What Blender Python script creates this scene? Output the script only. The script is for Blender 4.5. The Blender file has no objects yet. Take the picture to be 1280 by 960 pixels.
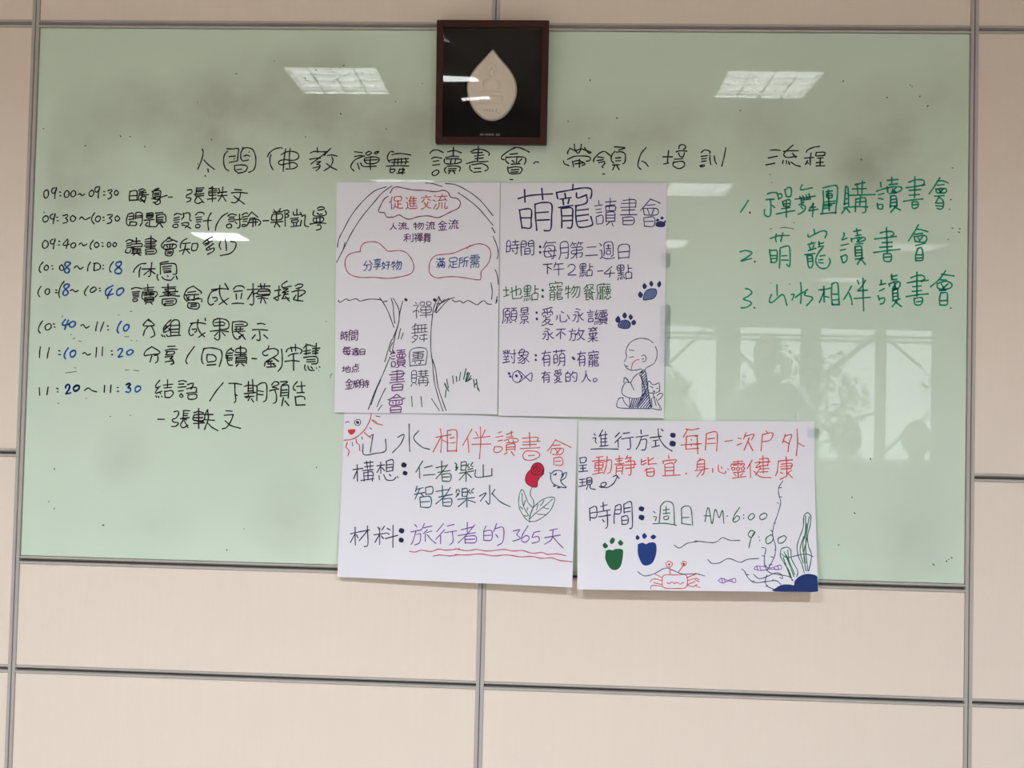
import bpy, bmesh, math, random
from mathutils import Vector, Matrix
from mathutils.geometry import tessellate_polygon
random.seed(7)
SC = bpy.context.scene
COL = SC.collection

# ------------------------------------------------------------------ camera
cam_d = bpy.data.cameras.new('camera')
cam_d.sensor_width = 36.0
cam_d.lens = 33.75
cam_d.clip_end = 100
cam = bpy.data.objects.new('camera', cam_d)
COL.objects.link(cam)
cam.matrix_world = Matrix((
    (0.9988595683873415, -0.0221297432063511, 0.04230646648769722, 0.165617),
    (0.0416702500568181, -0.028461177521238622, -0.9987259642335863, -2.433257),
    (0.023305640975007345, 0.9993499066091543, -0.027506567561558098, 1.25),
    (0, 0, 0, 1)))
SC.camera = cam

# ------------------------------------------------------------------ sky and exposure
world = bpy.data.worlds.new('sky')
SC.world = world
world.use_nodes = True
wn = world.node_tree
wn.nodes['Background'].inputs['Color'].default_value = (0.93, 0.97, 1.0, 1)
wn.nodes['Background'].inputs['Strength'].default_value = 4.6
SC.view_settings.view_transform = 'Standard'
SC.view_settings.look = 'None'
SC.view_settings.gamma = 1.0
SC.view_settings.use_curve_mapping = False
SC.view_settings.exposure = 0.0
LAMP_POWER = 108.0
LAMP_SPREAD = math.radians(141)
LAMP_COLOR = (0.93, 1.03, 1.12)

# ------------------------------------------------------------------ materials
def srgb(r, g, b):
    f = lambda c: (c/255/12.92) if c/255 <= 0.04045 else ((c/255+0.055)/1.055)**2.4
    return (f(r), f(g), f(b), 1)

def mat(name, col, rough=0.5, metal=0.0, spec=0.5, noise=0.0, nscale=20.0, bump=0.0, bscale=200.0, stretch=None):
    m = bpy.data.materials.new(name)
    m.use_nodes = True
    nt = m.node_tree
    b = nt.nodes['Principled BSDF']
    b.inputs['Base Color'].default_value = col
    b.inputs['Roughness'].default_value = rough
    b.inputs['Metallic'].default_value = metal
    b.inputs['Specular IOR Level'].default_value = spec
    tc = nt.nodes.new('ShaderNodeTexCoord')
    mp = nt.nodes.new('ShaderNodeMapping')
    nt.links.new(tc.outputs['Object'], mp.inputs['Vector'])
    if stretch: mp.inputs['Scale'].default_value = stretch
    if noise:
        n = nt.nodes.new('ShaderNodeTexNoise'); n.inputs['Scale'].default_value = nscale
        n.inputs['Detail'].default_value = 5
        nt.links.new(mp.outputs['Vector'], n.inputs['Vector'])
        mx = nt.nodes.new('ShaderNodeMix'); mx.data_type = 'RGBA'
        mx.inputs['A'].default_value = tuple(c*(1-noise) for c in col[:3])+(1,)
        mx.inputs['B'].default_value = tuple(min(1, c*(1+noise)) for c in col[:3])+(1,)
        nt.links.new(n.outputs['Fac'], mx.inputs['Factor'])
        nt.links.new(mx.outputs['Result'], b.inputs['Base Color'])
    if bump:
        n2 = nt.nodes.new('ShaderNodeTexNoise'); n2.inputs['Scale'].default_value = bscale
        nt.links.new(mp.outputs['Vector'], n2.inputs['Vector'])
        bp = nt.nodes.new('ShaderNodeBump'); bp.inputs['Strength'].default_value = bump
        bp.inputs['Distance'].default_value = 0.001
        nt.links.new(n2.outputs['Fac'], bp.inputs['Height'])
        nt.links.new(bp.outputs['Normal'], b.inputs['Normal'])
    return m

def emit(name, col, s):
    m = bpy.data.materials.new(name); m.use_nodes = True
    nt = m.node_tree; nt.nodes.clear()
    e = nt.nodes.new('ShaderNodeEmission'); e.inputs['Color'].default_value = col; e.inputs['Strength'].default_value = s
    o = nt.nodes.new('ShaderNodeOutputMaterial'); nt.links.new(e.outputs[0], o.inputs[0])
    return m

def board_material():
    # back-painted glass: pale green, glossy, with wiped marker haze
    m = bpy.data.materials.new('green_writing_glass'); m.use_nodes = True
    nt = m.node_tree; b = nt.nodes['Principled BSDF']
    b.inputs['Roughness'].default_value = 0.015
    b.inputs['IOR'].default_value = 1.5
    tc = nt.nodes.new('ShaderNodeTexCoord')
    nz = nt.nodes.new('ShaderNodeTexNoise'); nz.inputs['Scale'].default_value = 4; nz.inputs['Detail'].default_value = 6
    nt.links.new(tc.outputs['Object'], nz.inputs['Vector'])
    acc = None
    # smears: x, z, half width, half height, strength
    for (x, z, rx, rz, s) in ((-0.53, 1.98, .34, .17, .75), (-0.42, 2.10, .16, .10, .6), (-0.75, 1.97, .16, .12, .5),
                              (-1.05, 1.90, .10, .16, .6), (-0.93, 2.00, .10, .10, .6), (-0.18, 2.00, .17, .14, .65), (-1.12, 1.72, .06, .3, .4),
                              (-0.10, 1.88, .6, .10, .25), (0.42, 1.97, .35, .10, .45), (0.25, 1.92, .20, .10, .4), (1.02, 1.95, .16, .16, .6),
                              (0.92, 1.88, .16, .10, .4), (1.12, 2.05, .08, .12, .35), (0.75, 1.93, .3, .16, .3),
                              (-0.93, 1.10, .07, .10, .35), (-0.50, 0.95, .10, .12, .3), (-0.86, 0.93, .12, .08, .22), (1.05, 0.95, .12, .2, .3)):
        mp = nt.nodes.new('ShaderNodeMapping')
        mp.inputs['Location'].default_value = (-x/(rx*1.25), 0, -z/(rz*1.25))
        mp.inputs['Scale'].default_value = (1/(rx*1.25), 0, 1/(rz*1.25))
        nt.links.new(tc.outputs['Object'], mp.inputs['Vector'])
        gr = nt.nodes.new('ShaderNodeTexGradient'); gr.gradient_type = 'SPHERICAL'
        nt.links.new(mp.outputs['Vector'], gr.inputs['Vector'])
        mu = nt.nodes.new('ShaderNodeMath'); mu.operation = 'MULTIPLY'; mu.inputs[1].default_value = s
        nt.links.new(gr.outputs['Fac'], mu.inputs[0])
        if acc is None: acc = mu.outputs[0]
        else:
            a = nt.nodes.new('ShaderNodeMath'); a.operation = 'ADD'
            nt.links.new(acc, a.inputs[0]); nt.links.new(mu.outputs[0], a.inputs[1]); acc = a.outputs[0]
    # ragged edges: multiply by noise
    rr = nt.nodes.new('ShaderNodeMapRange'); rr.inputs['From Min'].default_value = .38; rr.inputs['From Max'].default_value = .62
    rr.inputs['To Min'].default_value = .45; rr.inputs['To Max'].default_value = 1.35
    nt.links.new(nz.outputs['Fac'], rr.inputs['Value'])
    mm = nt.nodes.new('ShaderNodeMath'); mm.operation = 'MULTIPLY'; mm.use_clamp = True
    nt.links.new(acc, mm.inputs[0]); nt.links.new(rr.outputs[0], mm.inputs[1])
    mx = nt.nodes.new('ShaderNodeMix'); mx.data_type = 'RGBA'
    mx.inputs['A'].default_value = BOARD_GREEN
    mx.inputs['B'].default_value = BOARD_HAZE
    nt.links.new(mm.outputs[0], mx.inputs['Factor'])
    # faint overall mottling
    n2 = nt.nodes.new('ShaderNodeTexNoise'); n2.inputs['Scale'].default_value = 2.2; n2.inputs['Detail'].default_value = 3
    nt.links.new(tc.outputs['Object'], n2.inputs['Vector'])
    m2 = nt.nodes.new('ShaderNodeMix'); m2.data_type = 'RGBA'; m2.blend_type = 'MULTIPLY'; m2.inputs['Factor'].default_value = 1
    cr = nt.nodes.new('ShaderNodeMapRange'); cr.inputs['To Min'].default_value = .93; cr.inputs['To Max'].default_value = 1.06
    nt.links.new(n2.outputs['Fac'], cr.inputs['Value'])
    nt.links.new(mx.outputs['Result'], m2.inputs['A']); nt.links.new(cr.outputs[0], m2.inputs['B'])
    nt.links.new(m2.outputs['Result'], b.inputs['Base Color'])
    return m

BOARD_GREEN = (0.635, 0.755, 0.645, 1)
BOARD_HAZE = (0.43, 0.485, 0.40, 1)
M = {}
M['panel'] = mat('beige_wall_panel', (0.80, 0.69, 0.61, 1), .55, noise=.018, nscale=14, bump=.25, bscale=60, stretch=(6, 1, .35))
M['metal'] = mat('grey_aluminium_rail', (0.47, 0.44, 0.42, 1), .45, .12, noise=.08, nscale=30, stretch=(1, 1, .2))
M['groove'] = mat('dark_rail_groove', (0.10, 0.085, 0.08, 1), .6)
M['back'] = mat('wall_backing', (0.3, 0.28, 0.26, 1), .9)
M['board'] = board_material()
M['paper'] = mat('white_paper', (0.80, 0.785, 0.87, 1), .7, spec=.3, noise=.012, nscale=8)
M['wood'] = mat('dark_red_wood', srgb(54, 15, 8), .45, spec=.25, noise=.25, nscale=25, stretch=(1, 1, 1))
M['mat'] = mat('black_mat_board', srgb(14, 13, 16), .9, spec=.1)
M['plaque'] = mat('cream_porcelain', (0.90, 0.79, 0.68, 1), .45)
M['plaster'] = mat('warm_plaster', (0.56, 0.49, 0.42, 1), .9)
M['ceiling'] = mat('ceiling_board', (0.58, 0.50, 0.42, 1), .95)
M['floor'] = mat('speckled_floor', (0.34, 0.295, 0.245, 1), .5, noise=.08, nscale=5)
M['lampwhite'] = mat('white_lamp_metal', (0.8, 0.8, 0.78, 1), .4)
M['frame'] = mat('window_aluminium', (0.30, 0.31, 0.30, 1), .5, .3)
M['steel'] = mat('brace_steel', (0.22, 0.24, 0.24, 1), .5, .3)
M['leaf'] = mat('tree_leaves', (0.10, 0.20, 0.06, 1), .6, noise=.4, nscale=3)
M['bark'] = mat('tree_bark', (0.12, 0.09, 0.06, 1), .9)
M['tape'] = None

def clear_mat(name, rough, tint=(1, 1, 1, 1), gloss=1.0):
    m = bpy.data.materials.new(name); m.use_nodes = True
    nt = m.node_tree; nt.nodes.clear()
    t = nt.nodes.new('ShaderNodeBsdfTransparent'); t.inputs['Color'].default_value = tint
    g = nt.nodes.new('ShaderNodeBsdfGlossy'); g.inputs['Roughness'].default_value = rough
    fr = nt.nodes.new('ShaderNodeFresnel'); fr.inputs['IOR'].default_value = 1.5
    mu = nt.nodes.new('ShaderNodeMath'); mu.operation = 'MULTIPLY'; mu.inputs[1].default_value = gloss
    nt.links.new(fr.outputs[0], mu.inputs[0])
    mx = nt.nodes.new('ShaderNodeMixShader'); nt.links.new(mu.outputs[0], mx.inputs[0])
    nt.links.new(t.outputs[0], mx.inputs[1]); nt.links.new(g.outputs[0], mx.inputs[2])
    o = nt.nodes.new('ShaderNodeOutputMaterial'); nt.links.new(mx.outputs[0], o.inputs[0])
    return m
M['glass'] = clear_mat('picture_glass', .015, gloss=.9)
M['winglass'] = clear_mat('window_glass', .02, (.95, .98, .96, 1))
M['tape'] = clear_mat('clear_tape', .10, (.985, .99, .985, 1), 1.4)

# ------------------------------------------------------------------ object helpers
def link(name, bm, m, parent=None, smooth=False):
    me = bpy.data.meshes.new(name)
    bm.to_mesh(me); bm.free()
    if smooth:
        for p in me.polygons: p.use_smooth = True
    for mm in (m if isinstance(m, (list, tuple)) else [m]): me.materials.append(mm)
    o = bpy.data.objects.new(name, me); COL.objects.link(o)
    if parent: o.parent = parent
    return o

def box(bm, x0, x1, y0, y1, z0, z1, mi=0, bevel=0.0):
    vs = [bm.verts.new((x, y, z)) for z in (z0, z1) for y in (y0, y1) for x in (x0, x1)]
    fs = [bm.faces.new([vs[i] for i in q]) for q in ((0, 2, 3, 1), (4, 5, 7, 6), (0, 1, 5, 4), (2, 6, 7, 3), (0, 4, 6, 2), (1, 3, 7, 5))]
    for f in fs: f.material_index = mi
    if bevel:
        es = list({e for f in fs for e in f.edges})
        bmesh.ops.bevel(bm, geom=es, offset=bevel, segments=2, affect='EDGES', clamp_overlap=True)

def newbox(name, dims, m, parent=None, bevel=0.0):
    bm = bmesh.new(); box(bm, *dims, bevel=bevel)
    return link(name, bm, m, parent)

def copy(o, loc=None, parent=None):
    c = o.copy(); COL.objects.link(c)
    if parent: c.parent = parent
    if loc is not None: c.location = loc
    return c

def empty(name, loc, rot=(0, 0, 0)):
    o = bpy.data.objects.new(name, None); COL.objects.link(o)
    o.location = loc; o.rotation_euler = rot; o.empty_display_size = .1
    return o

def tag(o, label=None, cat=None, group=None, kind=None):
    if label: o['label'] = label
    if cat: o['category'] = cat
    if group: o['group'] = group
    if kind: o['kind'] = kind
    return o

def tube(bm, a, b, r, n=10, r2=None):
    a, b = Vector(a), Vector(b); d = (b-a)
    q = d.to_track_quat('Z', 'Y'); r2 = r if r2 is None else r2
    A = [bm.verts.new(a+q @ Vector((r*math.cos(t*2*math.pi/n), r*math.sin(t*2*math.pi/n), 0))) for t in range(n)]
    B = [bm.verts.new(b+q @ Vector((r2*math.cos(t*2*math.pi/n), r2*math.sin(t*2*math.pi/n), 0))) for t in range(n)]
    for i in range(n): bm.faces.new((A[i], A[(i+1) % n], B[(i+1) % n], B[i]))
    bm.faces.new(A[::-1]); bm.faces.new(B)

# ------------------------------------------------------------------ room shell
RX0, RX1, RY, RZ = -5.4, 8.4, -14.0, 3.25
ZT, ZB, ZC, ZM = 2.2286, 0.8383, 0.5602, 1.1115     # rail heights on the front wall
wall = tag(newbox('wall_front', (RX0, RX1, 0.0, 0.12, 0, RZ), M['back']), kind='structure')
tag(newbox('floor', (RX0, RX1, RY-.1, .12, -.1, 0), M['floor']), kind='structure')
tag(newbox('ceiling', (RX0, RX1, RY-.1, .12, RZ, RZ+.1), M['ceiling']), kind='structure')
tag(newbox('wall_left', (RX0-.12, RX0, RY-.1, .12, 0, RZ), M['plaster']), kind='structure')
tag(newbox('wall_right', (RX1, RX1+.12, RY-.1, .12, 0, RZ), M['plaster']), kind='structure')

HW = 0.0096      # half width of posts and rails
# panels between posts
def panel(x0, x1, z0, z1):
    return newbox('panel', (x0+HW, x1-HW, -.012, 0, z0+HW, z1-HW), M['panel'], wall, bevel=.0012)
def rail(x0, x1, z):
    """two lips with a recessed channel between them"""
    bm = bmesh.new()
    a, b = x0+HW, x1-HW
    box(bm, a, b, -.0145, 0, z+.0050, z+HW)          # upper lip
    box(bm, a, b, -.0145, 0, z-HW, z-.0040)          # lower lip
    box(bm, a, b, -.0040, 0, z-.0040, z+.0050, 1)    # channel floor
    # sloping inner face of the upper lip
    v = [bm.verts.new(p) for p in ((a, -.0125, z+.0050), (b, -.0125, z+.0050), (b, -.0042, z+.0005), (a, -.0042, z+.0005))]
    bm.faces.new(v)
    return link('rail', bm, [M['metal'], M['groove']], wall)
def post(x, z0, z1):
    bm = bmesh.new()
    box(bm, x-HW, x-.0012, -.0155, 0, z0, z1, bevel=.0008)
    box(bm, x+.0012, x+HW, -.0155, 0, z0, z1, bevel=.0008)
    box(bm, x-.0012, x+.0012, -.0138, 0, z0, z1, 1)
    return link('post', bm, [M['metal'], M['groove']], wall)
xs = [-3.6, -2.4, -1.2, 0.0, 1.2, 2.4, 3.6, 4.8]
for x in xs:
    if x == 0.0:
        post(x, ZT+HW, RZ); post(x, 0, ZB-HW)
    else:
        post(x, 0, RZ)
for i in range(len(xs)-1):
    x0, x1 = xs[i], xs[i+1]
    inner = x0 in (-1.2, 0.0)
    zs = [0.0, ZC, ZB, ZT, RZ] if inner else [0.0, ZC, ZM, ZT, RZ]
    for j in range(len(zs)-1):
        if not (inner and zs[j] == ZB): panel(x0, x1, zs[j], zs[j+1])
        if j and not (inner and zs[j] in (ZB, ZT)): rail(x0, x1, zs[j])
rail(-1.2, 1.2, ZB)
rail(-1.2, 0, ZT); rail(0, 1.2, ZT)
newbox('panel', (RX0, -3.6-HW, -.012, 0, 0, RZ), M['panel'], wall)
newbox('panel', (4.8+HW, RX1, -.012, 0, 0, RZ), M['panel'], wall)

# back wall with four window openings
WIN = [(2.05, 2.98), (3.31, 4.40), (4.66, 5.66), (5.76, 6.60)]
WZ0, WZ1 = 0.48, 2.80
bm = bmesh.new()
box(bm, RX0, RX1, RY-.2, RY, 0, WZ0); box(bm, RX0, RX1, RY-.2, RY, WZ1, RZ)
edges = [RX0]+[v for w in WIN for v in w]+[RX1]
for i in range(0, len(edges), 2): box(bm, edges[i], edges[i+1], RY-.2, RY, WZ0, WZ1)
tag(link('wall_back', bm, M['plaster']), kind='structure')
for i, (a, b) in enumerate(WIN):
    bm = bmesh.new(); t = .035
    box(bm, a, a+t, RY-.12, RY-.06, WZ0, WZ1); box(bm, b-t, b, RY-.12, RY-.06, WZ0, WZ1)
    box(bm, a+t, b-t, RY-.12, RY-.06, WZ0, WZ0+t); box(bm, a+t, b-t, RY-.12, RY-.06, WZ1-t, WZ1)
    box(bm, a+t, b-t, RY-.12, RY-.06, 2.62, 2.66)
    w = tag(link('window_%d' % (i+1), bm, M['frame']), kind='structure')
    newbox('pane', (a+t, b-t, RY-.093, RY-.087, WZ0+t, WZ1-t), M['winglass'], w)

# ------------------------------------------------------------------ ceiling lamps (louvred, lighting the room)
LX = [-3.78, -1.17, 1.40, 4.25]
LYS = [-3.30, -6.00, -8.70, -11.40]
def make_lamp():
    root = empty('ceiling_light', (0, 0, 0))
    w, d, h = .27, .23, .032
    bm = bmesh.new()
    box(bm, -w-.02, -w, -d-.02, d+.02, -h, 0); box(bm, w, w+.02, -d-.02, d+.02, -h, 0)
    box(bm, -w, w, -d-.02, -d, -h, 0); box(bm, -w, w, d, d+.02, -h, 0)
    link('frame', bm, M['lampwhite'], root)
    bm = bmesh.new()
    for k in (1, 2, 3):
        x = -w+k*2*w/4; box(bm, x-.004, x+.004, -d, d, -.032, -.010)
        y = -d+k*2*d/4; box(bm, -w, w, y-.004, y+.004, -.031, -.011)
    link('louvre', bm, mat('louvre_blades', (.30, .30, .29, 1), .5), root)
    newbox('reflector', (-w, w, -d, d, -.006, 0), M['lampglow'], root)
    return root
M['lampglow'] = emit('lit_lamp_diffuser', (1, .98, .93, 1), 7.0)
M['openglow'] = emit('open_lamp_diffuser', (.97, 1, 1, 1), 26.0)
proto = make_lamp()
rownames = ['in the row nearest the board', 'in the second row', 'in the third row', 'in the row by the windows']
colnames = ['far left', 'left', 'right', 'far right']
first = True
for j, y in enumerate(LYS):
    for i, x in enumerate(LX):
        if (i, j) in ((0, 1), (0, 3)): continue      # no lamps at these two places
        if first: r = proto; first = False
        else:
            r = copy(proto)
            for ch in list(proto.children):
                if ch.type == 'MESH': copy(ch, parent=r)
        r.location = (x, y, RZ)
        if (i, j) in ((0, 2), (1, 2), (1, 3)):      # these three have open diffusers
            for ch in list(r.children):
                if ch.name.startswith('louvre'): bpy.data.objects.remove(ch)
                elif ch.name.startswith('reflector'):
                    ch.data = ch.data.copy(); ch.data.materials[0] = M['openglow']; ch.name = 'diffuser'; ch.location.z = -.032
            tag(r, 'square ceiling lamp with an open bright diffuser, %s one %s' % (colnames[i], rownames[j]), 'lamp')
            continue
        tag(r, 'square white louvred ceiling lamp, %s one %s' % (colnames[i], rownames[j]), 'lamp', 'louvred ceiling lamps')
for r in [o for o in COL.objects if o.type == 'EMPTY' and o.name.startswith('ceiling_light')]:
    ld = bpy.data.lights.new('lamp_light', 'AREA'); ld.shape = 'RECTANGLE'; ld.size = .50; ld.size_y = .42
    ld.energy = LAMP_POWER*{-3.78: .35, -1.17: 1.5, 1.40: 1.2, 4.25: .2}[LX[min(range(4), key=lambda i: abs(LX[i]-r.location.x))]]*(1 if r.location.y > -4 else 1.05); ld.color = LAMP_COLOR; ld.spread = LAMP_SPREAD
    lo = bpy.data.objects.new('lamp_light', ld); COL.objects.link(lo); lo.parent = r; lo.location = (0, 0, -.008)

# ------------------------------------------------------------------ glass writing board
board = empty('glass_board', (0, 0, ZB))
tag(board, 'pale green glass writing board set between grey rails, covered with marker handwriting', 'board')
def on_board(o):
    o.parent = board; o.location = (0, 0, -ZB); return o
BY = -.010
bm = bmesh.new(); box(bm, -1.2+HW+.0008, 1.2-HW-.0008, BY, -.002, ZB+HW+.0008, ZT-HW-.0008, bevel=.0008)
on_board(link('pane', bm, M['board']))

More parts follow.
